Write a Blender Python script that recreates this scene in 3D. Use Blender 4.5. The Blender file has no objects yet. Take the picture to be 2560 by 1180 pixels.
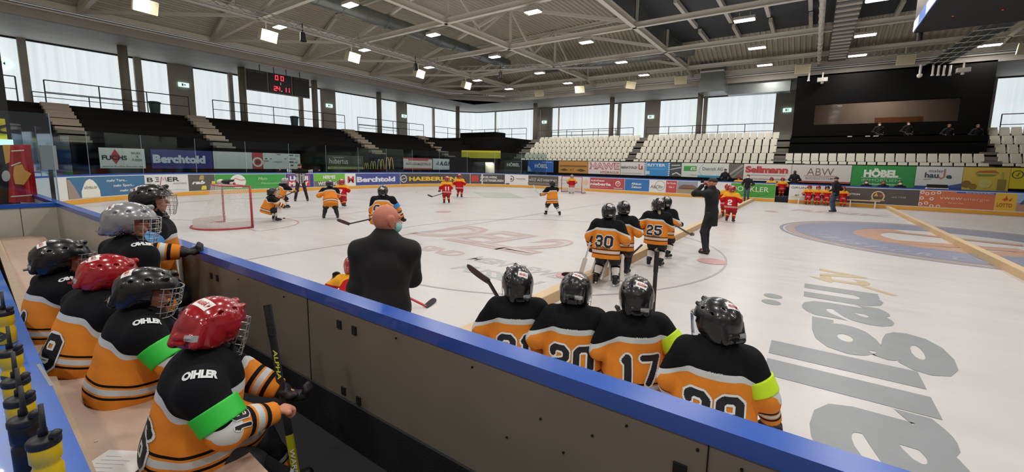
import bpy, math, random
import numpy as np
from mathutils import Matrix, Vector
from mathutils.bvhtree import BVHTree
random.seed(7); rng = np.random.RandomState(7)
SC = bpy.context.scene; COL = SC.collection
PI = math.pi
# ---------------------------------------------------------------- camera
FPX, YAW, PITCH, ROLL, CX, CY = 1034.9, .582805, .126537, -.0218373, 1340.93, 544.16
EYE = np.array([0, 0, 2.0])
def _rot(yaw, pitch, roll):
    cy, sy = math.cos(yaw), math.sin(yaw)
    f = np.array([-sy*math.cos(pitch), cy*math.cos(pitch), -math.sin(pitch)])
    r = np.array([cy, sy, 0.]); d = np.cross(f, r)
    return np.array([math.cos(roll)*r+math.sin(roll)*d, -math.sin(roll)*r+math.cos(roll)*d, f])
RC = _rot(YAW, PITCH, ROLL)
cam = bpy.data.cameras.new('camera'); camo = bpy.data.objects.new('camera', cam); COL.objects.link(camo)
cam.sensor_width = 36; cam.lens = FPX/2560*36; cam.shift_x = (1280-CX)/2560; cam.shift_y = (CY-590)/2560
cam.clip_start = .05; cam.clip_end = 300
M = Matrix.Identity(4)
for i in range(3):
    M[i][0] = RC[0][i]; M[i][1] = -RC[1][i]; M[i][2] = -RC[2][i]; M[i][3] = EYE[i]
camo.matrix_world = M; SC.camera = camo
def ray(x, y): return RC.T @ np.array([(x-CX)/FPX, (y-CY)/FPX, 1.])
def onz(x, y, z): d = ray(x, y); return EYE+d*(z-EYE[2])/d[2]
def ony(x, y, Y): d = ray(x, y); return EYE+d*Y/d[1]
def onx(x, y, X): d = ray(x, y); return EYE+d*X/d[0]
def atd(x, y, dd): return EYE+ray(x, y)*dd
def pr(p):
    v = RC @ (np.array(p, float)-EYE); return FPX*v[0]/v[2]+CX, FPX*v[1]/v[2]+CY
# ---------------------------------------------------------------- world, colour management
w = bpy.data.worlds.new('world'); SC.world = w; w.use_nodes = True
w.node_tree.nodes['Background'].inputs[0].default_value = (.72, .8, .9, 1)
w.node_tree.nodes['Background'].inputs[1].default_value = .5
SC.view_settings.view_transform = 'Standard'; SC.view_settings.look = 'None'
SC.view_settings.exposure = 0.1; SC.view_settings.gamma = 1; SC.view_settings.use_curve_mapping = False
SC.cycles.max_bounces = 6; SC.cycles.diffuse_bounces = 4; SC.cycles.glossy_bounces = 3
SC.cycles.transmission_bounces = 4; SC.cycles.transparent_max_bounces = 10
SC.cycles.use_denoising = True; SC.cycles.sample_clamp_indirect = 4; SC.cycles.caustics_reflective = False; SC.cycles.caustics_refractive = False
LAMP_W = 150
WIN_E = .84
# ---------------------------------------------------------------- materials
MATS = {}
def srgb(c):
    if isinstance(c, str):
        c = c.lstrip('#'); c = ''.join(a*2 for a in c) if len(c) == 3 else c; c = [int(c[i:i+2], 16)/255 for i in (0, 2, 4)]
    return tuple((x/12.92 if x <= .04045 else ((x+.055)/1.055)**2.4) for x in c)+(1,)
def mat(name, col, rough=.6, metal=0, noise=.06, scale=8, bump=0, bscale=None, spec=.5, emit=0, coat=0):
    if name in MATS: return MATS[name]
    m = bpy.data.materials.new(name); m.use_nodes = True; nt = m.node_tree; N = nt.nodes; L = nt.links
    b = N['Principled BSDF']; c = srgb(col)
    b.inputs['Roughness'].default_value = rough; b.inputs['Metallic'].default_value = metal
    b.inputs['Specular IOR Level'].default_value = spec; b.inputs['Coat Weight'].default_value = coat
    b.inputs['Base Color'].default_value = c
    if noise or bump:
        tc = N.new('ShaderNodeTexCoord'); nz = N.new('ShaderNodeTexNoise')
        nz.inputs['Scale'].default_value = scale; nz.inputs['Detail'].default_value = 4
        L.new(tc.outputs['Object'], nz.inputs['Vector'])
        if noise:
            mx = N.new('ShaderNodeMix'); mx.data_type = 'RGBA'
            mx.inputs[6].default_value = tuple(x*(1-noise) for x in c[:3])+(1,)
            mx.inputs[7].default_value = tuple(min(1, x*(1+noise)) for x in c[:3])+(1,)
            L.new(nz.outputs['Fac'], mx.inputs[0]); L.new(mx.outputs[2], b.inputs['Base Color'])
        if bump:
            n2 = N.new('ShaderNodeTexNoise'); n2.inputs['Scale'].default_value = bscale or scale*3
            L.new(tc.outputs['Object'], n2.inputs['Vector'])
            bp = N.new('ShaderNodeBump'); bp.inputs['Strength'].default_value = bump; bp.inputs['Distance'].default_value = .01
            L.new(n2.outputs['Fac'], bp.inputs['Height']); L.new(bp.outputs[0], b.inputs['Normal'])
    if emit:
        b.inputs['Emission Color'].default_value = c; b.inputs['Emission Strength'].default_value = emit
    MATS[name] = m; return m
def flat(c):            # printed colour of a sign
    return mat('print_'+c.strip('#'), c, .55, noise=.03)
def pattern_mat(name, base, layers, rough=.85, bump=.25):
    """cloth whose colour blocks follow per-vertex garment coordinates; layers: (attribute, lo, hi, colour)"""
    if name in MATS: return MATS[name]
    m = bpy.data.materials.new(name); m.use_nodes = True; nt = m.node_tree; N = nt.nodes; L = nt.links
    b = N['Principled BSDF']; b.inputs['Roughness'].default_value = rough; b.inputs['Specular IOR Level'].default_value = .2
    at = {}
    tc = N.new('ShaderNodeTexCoord'); nz = N.new('ShaderNodeTexNoise'); nz.inputs['Scale'].default_value = 14
    L.new(tc.outputs['Object'], nz.inputs['Vector'])
    mx = N.new('ShaderNodeMix'); mx.data_type = 'RGBA'; c = srgb(base)
    mx.inputs[6].default_value = tuple(x*.9 for x in c[:3])+(1,); mx.inputs[7].default_value = tuple(min(1, x*1.08) for x in c[:3])+(1,)
    L.new(nz.outputs['Fac'], mx.inputs[0]); cur = mx.outputs[2]
    for a, lo, hi, col in layers:
        if a not in at:
            n = N.new('ShaderNodeAttribute'); n.attribute_name = a; at[a] = n.outputs['Fac']
        g = N.new('ShaderNodeMath'); g.operation = 'GREATER_THAN'; L.new(at[a], g.inputs[0]); g.inputs[1].default_value = lo
        l = N.new('ShaderNodeMath'); l.operation = 'LESS_THAN'; L.new(at[a], l.inputs[0]); l.inputs[1].default_value = hi
        t = N.new('ShaderNodeMath'); t.operation = 'MULTIPLY'; L.new(g.outputs[0], t.inputs[0]); L.new(l.outputs[0], t.inputs[1])
        x = N.new('ShaderNodeMix'); x.data_type = 'RGBA'; L.new(t.outputs[0], x.inputs[0]); L.new(cur, x.inputs[6])
        x.inputs[7].default_value = srgb(col); cur = x.outputs[2]
    L.new(cur, b.inputs['Base Color'])
    if bump:
        n2 = N.new('ShaderNodeTexNoise'); n2.inputs['Scale'].default_value = 260; L.new(tc.outputs['Object'], n2.inputs['Vector'])
        bp = N.new('ShaderNodeBump'); bp.inputs['Strength'].default_value = bump; bp.inputs['Distance'].default_value = .002
        L.new(n2.outputs['Fac'], bp.inputs['Height']); L.new(bp.outputs[0], b.inputs['Normal'])
    MATS[name] = m; return m
def glass_mat(name, tint, a=.12):
    if name in MATS: return MATS[name]
    m = bpy.data.materials.new(name); m.use_nodes = True; nt = m.node_tree; N = nt.nodes; L = nt.links
    N.remove(N['Principled BSDF']); out = N['Material Output']
    tr = N.new('ShaderNodeBsdfTransparent'); tr.inputs[0].default_value = srgb(tint)
    gl = N.new('ShaderNodeBsdfGlossy'); gl.inputs['Roughness'].default_value = .05; gl.inputs[0].default_value = (.8, .88, 1, 1)
    fr = N.new('ShaderNodeFresnel'); fr.inputs[0].default_value = 1.16
    ad = N.new('ShaderNodeMath'); ad.operation = 'MULTIPLY_ADD'; ad.inputs[1].default_value = .9; ad.inputs[2].default_value = a*.15
    L.new(fr.outputs[0], ad.inputs[0]); mx = N.new('ShaderNodeMixShader')
    L.new(ad.outputs[0], mx.inputs[0]); L.new(tr.outputs[0], mx.inputs[1]); L.new(gl.outputs[0], mx.inputs[2]); L.new(mx.outputs[0], out.inputs[0])
    MATS[name] = m; return m
# ---------------------------------------------------------------- mesh building
class MB:
    def __init__(s): s.v = []; s.f = []; s.mi = []; s.mats = []; s.n = 0
    def _m(s, m):
        if m not in s.mats: s.mats.append(m)
        return s.mats.index(m)
    def add(s, vs, fs, m):
        k = s._m(m); s.v.extend([tuple(map(float, p)) for p in vs])
        for f in fs: s.f.append(tuple(i+s.n for i in f)); s.mi.append(k)
        s.n += len(vs); return s
    def box(s, a, b, m, R=None, o=(0, 0, 0)):
        x0, y0, z0 = a; x1, y1, z1 = b
        vs = [(x0, y0, z0), (x1, y0, z0), (x1, y1, z0), (x0, y1, z0), (x0, y0, z1), (x1, y0, z1), (x1, y1, z1), (x0, y1, z1)]
        if R is not None: vs = [tuple(R @ Vector(p)+Vector(o)) for p in vs]
        return s.add(vs, [(3, 2, 1, 0), (4, 5, 6, 7), (0, 1, 5, 4), (1, 2, 6, 5), (2, 3, 7, 6), (3, 0, 4, 7)], m)
    def bar(s, a, b, w, h, m, up=(0, 0, 1)):       # rectangular bar between two points
        a = np.array(a, float); b = np.array(b, float); d = b-a; d /= np.linalg.norm(d)
        u = np.array(up, float); sd = np.cross(d, u)
        if np.linalg.norm(sd) < 1e-3: sd = np.cross(d, [0, 1, 0])
        sd /= np.linalg.norm(sd); u = np.cross(sd, d)
        vs = [p+sd*x*w/2+u*y*h/2 for p in (a, b) for x, y in ((-1, -1), (1, -1), (1, 1), (-1, 1))]
        return s.add(vs, [(0, 1, 2, 3), (7, 6, 5, 4), (0, 4, 5, 1), (1, 5, 6, 2), (2, 6, 7, 3), (3, 7, 4, 0)], m)
    def ibeam(s, a, b, w, h, m, t=.03):
        for off, ww, hh in ((h/2-t/2, w, t), (-h/2+t/2, w, t), (0, t, h-2*t+.002)):
            o = np.array([0, 0, off]); s.bar(np.array(a)+o, np.array(b)+o, ww, hh, m)
        return s
    def tube(s, pts, r, m, n=8, closed=False, cap=True):
        pts = [np.array(p, float) for p in pts]; k = len(pts)
        rr = r if hasattr(r, '__len__') else [r]*k; vs = []
        ref = None
        for i in range(k):
            if closed: d = pts[(i+1) % k]-pts[i-1]
            else: d = pts[min(i+1, k-1)]-pts[max(i-1, 0)]
            d = d/(np.linalg.norm(d)+1e-12)
            if ref is None:
                ref = np.cross(d, [0, 0, 1])
                if np.linalg.norm(ref) < .1: ref = np.cross(d, [1, 0, 0])
            ref = ref-d*np.dot(ref, d); ref /= np.linalg.norm(ref); u = np.cross(d, ref)
            for j in range(n):
                a = 2*PI*j/n; vs.append(pts[i]+rr[i]*(math.cos(a)*ref+math.sin(a)*u))
        fs = []
        for i in range(k if closed else k-1):
            for j in range(n):
                i2 = (i+1) % k; fs.append((i*n+j, i2*n+j, i2*n+(j+1) % n, i*n+(j+1) % n))
        if cap and not closed: fs += [tuple(range(n)), tuple(range((k-1)*n+n-1, (k-1)*n-1, -1))]
        return s.add(vs, fs, m)
    def lathe(s, prof, m, n=20, o=(0, 0, 0)):
        vs = []; fs = []; k = len(prof)
        for r, z in prof:
            for j in range(n): vs.append((o[0]+r*math.cos(2*PI*j/n), o[1]+r*math.sin(2*PI*j/n), o[2]+z))
        for i in range(k-1):
            for j in range(n): fs.append((i*n+j, i*n+(j+1) % n, (i+1)*n+(j+1) % n, (i+1)*n+j))
        fs += [tuple(range(n-1, -1, -1)), tuple(range((k-1)*n, k*n))]
        return s.add(vs, fs, m)
    def build(s, name, parent=None, smooth=False, **kw):
        me = bpy.data.meshes.new(name); me.from_pydata(s.v, [], s.f); me.update()
        for m in s.mats: me.materials.append(m)
        if s.mi: me.polygons.foreach_set('material_index', s.mi)
        if smooth: me.polygons.foreach_set('use_smooth', [True]*len(s.f))
        return link(me, name, parent, **kw)
def link(me, name, parent=None, label=None, cat=None, group=None, kind=None, loc=None):
    o = bpy.data.objects.new(name, me); COL.objects.link(o)
    if parent is not None: o.parent = parent
    if loc is not None: o.location = loc
    return tag(o, label, cat, group, kind)
def tag(o, label=None, cat=None, group=None, kind=None):
    if label: o['label'] = label
    if cat: o['category'] = cat
    if group: o['group'] = group
    if kind: o['kind'] = kind
    return o
def empty(name, loc, yaw=0, label=None, cat=None, group=None, kind=None):
    o = bpy.data.objects.new(name, None); COL.objects.link(o); o.location = loc; o.rotation_euler = (0, 0, yaw); o.empty_display_size = .1
    return tag(o, label, cat, group, kind)
S = 'structure'
# ---------------------------------------------------------------- text outlines as flat meshes
_TX = {}
def glyphs(t, bold=0, shear=0, sp=1.0):
    """text as (verts Nx2, faces); capital height 1, starts at x=0; returns also width"""
    k = (t, bold, shear, sp)
    if k in _TX: return _TX[k]
    cu = bpy.data.curves.new('t', 'FONT'); cu.body = t; cu.offset = bold; cu.shear = shear; cu.space_character = sp; cu.resolution_u = 3; cu.size = 1
    o = bpy.data.objects.new('t', cu); COL.objects.link(o); bpy.context.view_layer.update()
    me = bpy.data.meshes.new_from_object(o.evaluated_get(bpy.context.evaluated_depsgraph_get()))
    v = np.array([tuple(p.co[:2]) for p in me.vertices]) if len(me.vertices) else np.zeros((1, 2)); f = [tuple(p.vertices) for p in me.polygons]
    bpy.data.objects.remove(o); bpy.data.curves.remove(cu); bpy.data.meshes.remove(me)
    v = v/.73; v[:, 0] -= v[:, 0].min()
    _TX[k] = (v, f, v[:, 0].max()); return _TX[k]
# ---------------------------------------------------------------- paths and printed panels
class Path:
    def __init__(s, pts): 
        s.p = np.array(pts, float); d = np.hypot(*np.diff(s.p, axis=0).T); s.s = np.concatenate([[0], np.cumsum(d)]); s.L = s.s[-1]
    def at(s, t, off=0):
        t = np.asarray(t, float); x = np.interp(t, s.s, s.p[:, 0]); y = np.interp(t, s.s, s.p[:, 1])
        e = .02; dx = np.interp(np.minimum(t+e, s.L), s.s, s.p[:, 0])-np.interp(np.maximum(t-e, 0), s.s, s.p[:, 0])
        dy = np.interp(np.minimum(t+e, s.L), s.s, s.p[:, 1])-np.interp(np.maximum(t-e, 0), s.s, s.p[:, 1])
        l = np.hypot(dx, dy)+1e-9
        return x+off*dy/l, y-off*dx/l          # +off = towards the ice (right of travel)
    def px(s, lo, hi, z=.7):                   # table: image x -> path length, for a stretch of the path
        t = np.arange(lo, hi, .05); x, y = s.at(t); X = np.array([pr((a, b, z))[0] for a, b in zip(x, y)])
        return lambda q: float(np.interp(q, X, t))
def arc(cx, cy, r, a0, a1, n=16):
    return [(cx+r*math.cos(math.radians(a0+(a1-a0)*i/n)), cy+r*math.sin(math.radians(a0+(a1-a0)*i/n))) for i in range(n+1)]
def wallstrip(mb, P, s0, s1, z0, z1, o0, o1, m, step=.5):
    k = max(2, int((s1-s0)/step)+1); t = np.linspace(s0, s1, k); xa, ya = P.at(t, o0); xb, yb = P.at(t, o1); vs = []; fs = []
    for i in range(k): vs += [(xa[i], ya[i], z0), (xb[i], yb[i], z0), (xb[i], yb[i], z1), (xa[i], ya[i], z1)]
    for i in range(k-1):
        for j in range(4): fs.append((i*4+j, i*4+(j+1) % 4, i*4+4+(j+1) % 4, i*4+4+j))
    fs += [(0, 1, 2, 3), (k*4-1, k*4-2, k*4-3, k*4-4)]
    mb.add(vs, fs, m)
def panel(P, s0, s1, z0, z1, bg, items, name, label, cat, off=.02, parent=None, thick=.015, group=None, step=.5):
    """a printed panel following the path; items in fractions of width / height"""
    W = s1-s0; Hh = z1-z0; mb = MB()
    wallstrip(mb, P, s0, s1, z0, z1, off-thick, off, flat(bg), step)
    def put(uv, fs, col, lay):
        uv = np.asarray(uv, float); x, y = P.at(s0+uv[:, 0], off+lay); mb.add(np.stack([x, y, z0+uv[:, 1]], 1), fs, flat(col))
    for n_, it in enumerate(items):
        k = it[0]; lay = .004+.0012*n_
        if k == 't':
            _, u, v, h, text, col = it[:6]; wf = it[6] if len(it) > 6 else None; bold = it[7] if len(it) > 7 else .02; sh = it[8] if len(it) > 8 else 0
            g, f, gw = glyphs(text, bold, sh); sc = h*Hh; sx = (wf*W/gw) if wf else sc
            put(np.stack([g[:, 0]*sx+u*W, g[:, 1]*sc+v*Hh], 1), f, col, lay+.006)
        elif k == 'r':
            _, a, b, c, d, col = it; q = max(1, int((c-a)*W/step)); us = np.linspace(a*W, c*W, q+1)
            put([(uu, vv*Hh) for uu in us for vv in (b, d)], [(2*i, 2*i+2, 2*i+3, 2*i+1) for i in range(q)], col, lay)
        elif k in 'og':
            if k == 'o': _, u, v, r, col = it; ri = 0
            else: _, u, v, r, ri, col = it
            n = 28; an = [2*PI*i/n for i in range(n)]
            o = [(u*W+r*Hh*math.cos(a), v*Hh+r*Hh*math.sin(a)) for a in an]
            if k == 'o': put(o, [tuple(range(n))], col, lay)
            else: put(o+[(u*W+ri*Hh*math.cos(a), v*Hh+ri*Hh*math.sin(a)) for a in an], [(i, (i+1) % n, n+(i+1) % n, n+i) for i in range(n)], col, lay)
        elif k == 'p': put([(a*W, b*Hh) for a, b in it[1]], [tuple(range(len(it[1])))], it[2], lay)
        elif k == 'l':     # polyline stroke: points, width (of height), colour
            pts = np.array([(a*W, b*Hh) for a, b in it[1]]); wd = it[2]*Hh/2; vs = []
            for i in range(len(pts)):
                d = pts[min(i+1, len(pts)-1)]-pts[max(i-1, 0)]; d = d/np.linalg.norm(d); nn = np.array([-d[1], d[0]])*wd; vs += [pts[i]-nn, pts[i]+nn]
            put(vs, [(2*i, 2*i+2, 2*i+3, 2*i+1) for i in range(len(pts)-1)], it[3], lay)
    return mb.build(name, parent, label=label, cat=cat, group=group)
# rink outline: bench side -> left end -> far side, as read from the ice
RINK = Path([(12, 1.41), (-18.9, 1.41)]+arc(-19, 9.91, 8.5, 270, 180)+arc(-19, 21.5, 8.5, 180, 90)+[(-18.9, 30), (16, 30)])
S_CORNER = 12+18.9
# ---------------------------------------------------------------- floor: the ice
ice = bpy.data.materials.new('ice'); ice.use_nodes = True; nt = ice.node_tree; N = nt.nodes; L = nt.links; b = N['Principled BSDF']
tc = N.new('ShaderNodeTexCoord'); mp = N.new('ShaderNodeMapping'); mp.inputs['Scale'].default_value = (.35, 1.6, 1); mp.inputs['Rotation'].default_value = (0, 0, .5)
n1 = N.new('ShaderNodeTexNoise'); n1.inputs['Scale'].default_value = 1.2; n1.inputs['Detail'].default_value = 6
L.new(tc.outputs['Object'], mp.inputs[0]); L.new(mp.outputs[0], n1.inputs['Vector'])
mx = N.new('ShaderNodeMix'); mx.data_type = 'RGBA'; mx.inputs[6].default_value = (.5, .485, .485, 1); mx.inputs[7].default_value = (.6, .585, .58, 1)
L.new(n1.outputs['Fac'], mx.inputs[0]); L.new(mx.outputs[2], b.inputs['Base Color'])
n2 = N.new('ShaderNodeTexNoise'); n2.inputs['Scale'].default_value = 3; n2.inputs['Detail'].default_value = 8; L.new(mp.outputs[0], n2.inputs['Vector'])
rr = N.new('ShaderNodeMapRange'); rr.inputs['To Min'].default_value = .22; rr.inputs['To Max'].default_value = .5; L.new(n2.outputs['Fac'], rr.inputs[0]); L.new(rr.outputs[0], b.inputs['Roughness'])
b.inputs['Specular IOR Level'].default_value = .28
bp = N.new('ShaderNodeBump'); bp.inputs['Strength'].default_value = .12; bp.inputs['Distance'].default_value = .02; L.new(n2.outputs['Fac'], bp.inputs['Height']); L.new(bp.outputs[0], b.inputs['Normal'])
fl = MB(); fl.add([(x, y, 0) for x, y in ((-46, -9), (16, -9), (16, 48), (-46, 48))], [(0, 1, 2, 3)], mat('hall_slab', '4a4846', .8)); FL = fl.build('floor', kind=S)
x, y = RINK.at(np.linspace(0, RINK.L, 260)); it = MB(); it.add([(a, b_, .012) for a, b_ in zip(x, y)], [tuple(range(259, -1, -1))], ice)
ICE = it.build('floor_ice', kind=S)
def icemark(name, polys, col, z=.015):      # paint under the ice, laid on the rink surface
    mb = MB(); m = mat('ice_paint_'+col, col, .4, noise=.12, scale=3, spec=.28)
    for vs, fs in polys: mb.add([(a, b_, z) for a, b_ in vs], fs, m)
    return mb.build(name, ICE)
def ringp(cx, cy, r0, r1, a0=0, a1=360, n=72):
    vs = []
    for i in range(n+1):
        a = math.radians(a0+(a1-a0)*i/n); vs += [(cx+r0*math.cos(a), cy+r0*math.sin(a)), (cx+r1*math.cos(a), cy+r1*math.sin(a))]
    return vs, [(2*i, 2*i+1, 2*i+3, 2*i+2) for i in range(n)]
def disc(cx, cy, r): return [(cx+r*math.cos(2*PI*i/40), cy+r*math.sin(2*PI*i/40)) for i in range(40)], [tuple(range(40))]
def linep(a, b_, w_):
    a = np.array(a, float); b_ = np.array(b_, float); d = (b_-a)/np.linalg.norm(b_-a); n = np.array([-d[1], d[0]])*w_/2
    return [a-n, b_-n, b_+n, a+n], [(0, 1, 2, 3)]
def icetext(t, org, udir, vdir, w_, h_, bold=.02, shear=0):
    g, f, gw = glyphs(t, bold, shear); u = np.array(udir, float); v = np.array(vdir, float)
    return [np.array(org)+u*(p[0]/gw*w_)+v*(p[1]*h_) for p in g], f
icemark('ice_lettering', [icetext('allg', (1.0, 3.25), (0, 1), (-1, 0), 3.45, 1.25, .035), icetext('au', (1.0, 6.78), (0, 1), (-1, 0), 1.85, 1.42, .035), disc(-.35, 7.05, .13), disc(-.35, 7.42, .13)], '888d90')
icemark('ice_lettering', [icetext('tv', (1.0, 9.0), (0, 1), (-1, 0), 1.2, 1.1, .02), linep((1.3, 8.7), (.9, 9.1), .12)], 'b8a482')
c_ = (3.6, 17.0)
icemark('centre_circle', [ringp(*c_, 3.5, 4.25)], 'a1918c'); icemark('centre_circle', [ringp(*c_, 2.3, 3.95)], '80849a', .018)
icemark('centre_circle', [ringp(*c_, 4.3, 4.4)], '80849a'); icemark('centre_circle', [ringp(*c_, 1.6, 2.3, 120, 330)], 'b38c76', .018)
g = []
for i, ch in enumerate('EISSPORTVEREIN FUSSEN'):
    a = math.radians(200+i*8.2); u = (-math.sin(a), math.cos(a)); v = (-math.cos(a), -math.sin(a)); g.append(icetext(ch, (c_[0]+3.75*math.cos(a), c_[1]+3.75*math.sin(a)), u, v, .34, .55, .03)) if ch != ' ' else None
icemark('ice_lettering', g, '9496a2', .021)
icemark('centre_circle', [linep((1.9, 15.6), (4.9, 16.2), .7), linep((2.0, 18.3), (5.2, 17.4), .4)], 'b38c76', .021)
d = (5.5, 0.0); U = np.array([.985, -.05]); V = np.array([-.05, 1.0])
def outl(t, org, w_, h_, bo): return icetext(t, org, U, V, w_, h_, bo, .3)
icemark('ice_lettering', [outl('DEL2', (-9.4, 7.75), 4.6, 2.1, .045)], 'b39d9b'); icemark('ice_lettering', [outl('DEL2', (-9.35, 7.8), 4.5, 2.0, -.02)], 'b9b4b3', .018)
icemark('ice_lettering', [outl('WIR SIND', (-8.8, 6.4), 2.6, .5, .02), outl('DABEI', (-8.6, 5.7), 1.4, .45, .02)], 'b5a19f')
icemark('ice_lettering', [outl('MEIN REWE', (-5.9, 6.3), 2.4, .42, .03), outl('FUSSEN', (-5.6, 5.55), 2.0, .42, .03)], 'a9adab')
rd = 'c08f8c'
icemark('faceoff_spot', [disc(-1.64, 9.43, .3), disc(-3.5, 6.5, .28), disc(-12.5, 12, .3), disc(-1.5, 23, .3)], 'bd9491', .018)
icemark('ice_line', [ringp(-5.8, 8.9, 4.45, 4.5, 0, 360)], 'a69ea0'); icemark('ice_line', [ringp(-19, 8.5, 4.45, 4.5), ringp(-19, 22, 4.45, 4.5)], 'b09a9a')
icemark('ice_line', [linep((-23.5, 3), (-23.5, 28.5), .05), linep((-9.2, 1.5), (-9.2, 29.9), .05)], 'a6969a')
icemark('ice_line', [linep((-15.9, 5.3), (-12.8, 5.2), .05), ringp(-14.3, 5.3, 1.6, 1.65, 0, 180)], 'b38d8c')
icemark('goal_crease', [linep((-16.5, 27.2), (-13.2, 27.2), .05), ringp(-14.9, 27.2, 1.6, 1.65, 180, 360)], 'b38d8c')
icemark('goal_crease', [([(-20, 22), (-17.5, 23.2), (-14.2, 20.2), (-16.4, 19.0)], [(0, 1, 2, 3)])], 'a9b0a6')
icemark('ice_lettering', [outl('RINK', (-.8, 24.3), 4.2, 1.1, .03)], 'b09a9a')
# ---------------------------------------------------------------- dasher boards
boards = mat('board_white', 'dedfdc', .35, noise=.04, scale=3); bblue = mat('board_cap_blue', '1650ad', .28, noise=.1, scale=6, coat=.3)
bkick = mat('board_kick_yellow', 'e0a23a', .4); bgrey = mat('board_back_grey', '7d766b', .33, noise=.16, scale=2.2, spec=.4)
rubber = mat('rubber_black', '131318', .75, noise=.3, scale=20, bump=.3, bscale=120); dark = mat('void_black', '0c0c0c', .8)
s_gate = RINK.px(S_CORNER+20, RINK.L-1, .6)
def board_run(s0, s1, name='rink_boards', back=boards, **kw):
    mb = MB(); wallstrip(mb, RINK, s0, s1, .2, 1.14, -.05, 0, boards); wallstrip(mb, RINK, s0, s1, .02, .2, -.05, .012, bkick)
    wallstrip(mb, RINK, s0, s1, 1.14, 1.2, -.095, .01, bblue); wallstrip(mb, RINK, s0, s1, .02, 1.14, -.088, -.05, back); return mb.build(name, kind=S, **kw)
NEARL = 12+10.5
# bench side (grey back panels) and the rest
mb = MB(); wallstrip(mb, RINK, 0, NEARL, .02, 1.14, -.05, 0, boards, 2); wallstrip(mb, RINK, 0, NEARL, .02, 1.135, -.085, -.05, bgrey, 2)
wallstrip(mb, RINK, 0, NEARL, 1.135, 1.2, -.095, .012, bblue, 2); NB = mb.build('rink_boards', kind=S)
mb = MB(); wallstrip(mb, RINK, 0, NEARL, .28, .585, -.1, -.0855, rubber, 4); mb.build('kick_strip', NB)
for X, z, w_, h_ in ((-4.12, 1.02, .035, .05), (-4.0, 1.02, .035, .05), (-2.25, 1.04, .04, .05), (-2.1, 1.04, .04, .05), (-2.23, .63, .04, .05), (-2.08, .62, .04, .05), (-.28, 1.0, .045, .06), (-6.1, 1.02, .035, .05)):
    MB().box((X-w_/2, 1.318, z-h_/2), (X+w_/2, 1.3262, z+h_/2), dark).build('drainage_slot', NB)
mb = MB()
for X, z in ((-1.73, 1.09), (-1.2, 1.09), (-.83, .98), (-.72, .88), (-.6, 1.0), (-.47, 1.09), (-1.0, .83), (-2.9, 1.08), (-3.6, 1.08), (-.1, 1.09), (-.23, 1.1), (.1, 1.08)):
    mb.tube([(X, 1.326, z), (X, 1.319, z)], .005, dark, 8)
mb.build('board_screws', NB); 
for X in (-.2, -2.6, -5.0, -7.5): MB().box((X, 1.321, .58), (X+.004, 1.3262, 1.135), dark).build('panel_seam', NB)
sg0, sg1 = s_gate(1938), s_gate(1972)
board_run(NEARL, sg0); board_run(sg1, RINK.L)
# ---------------------------------------------------------------- protective glass on the end boards
gl = glass_mat('plexiglass', 'dfe8ea', .2); edge_m = mat('plexi_edge', '8aa2b0', .2, noise=0)
s = NEARL+6.1; 
while s < S_CORNER+26.7+11:
    mb = MB(); wallstrip(mb, RINK, s, s+2.36, 1.2, 3.0, -.06, -.045, gl, .6); p = mb.build('glass_pane', kind=S)
    mb = MB(); wallstrip(mb, RINK, s+2.362, s+2.378, 1.2, 3.0, -.058, -.047, edge_m); mb.build('glass_edge', p); s += 2.4
# ---------------------------------------------------------------- hall shell
conc = mat('concrete', 'b0aaa0', .8, noise=.12, scale=1.3, bump=.15); conc_d = mat('concrete_soffit', 'bcb6ae', .6, noise=.22, scale=.9)
steel = mat('steel_paint', 'e6e1d6', .5, noise=.05); steel_w = mat('steel_white', 'e8e4dc', .45, noise=.04); deckm = mat('roof_sheet', 'c8c2b2', .5, noise=.06)
galv = mat('galvanised', '8b9090', .35, metal=.6, noise=.12, scale=3); blackp = mat('stand_black', '151412', .9, noise=.15, spec=.15); railm = mat('rail_black', '222120', .5)
XW, YW = -41.0, 44.0; ZW = 9.0
HALL = Path([(XW, -8.6), (XW, 42.0), (XW+2.2, YW), (16, YW)])
def wall(name, a, b, z0, z1, m, t=.2): MB().bar((a[0], a[1], (z0+z1)/2), (b[0], b[1], (z0+z1)/2), t, z1-z0, m).build(name, kind=S)
day = bpy.data.materials.new('daylight_polycarbonate'); day.use_nodes = True; nt = day.node_tree; N = nt.nodes; L = nt.links; b = N['Principled BSDF']
tc = N.new('ShaderNodeTexCoord'); mp = N.new('ShaderNodeMapping'); mp.inputs['Scale'].default_value = (3, 3, .05); nz = N.new('ShaderNodeTexNoise'); nz.inputs['Scale'].default_value = 1.6; nz.inputs['Detail'].default_value = 3
L.new(tc.outputs['Object'], mp.inputs[0]); L.new(mp.outputs[0], nz.inputs['Vector']); cr = N.new('ShaderNodeMix'); cr.data_type = 'RGBA'
cr.inputs[6].default_value = (.55, .66, .69, 1); cr.inputs[7].default_value = (.93, .97, 1, 1); L.new(nz.outputs['Fac'], cr.inputs[0]); L.new(cr.outputs[2], b.inputs['Emission Color'])
b.inputs['Emission Strength'].default_value = WIN_E; b.inputs['Base Color'].default_value = (.6, .6, .6, 1)
hx = HALL.px(2, HALL.L, 7)
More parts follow.
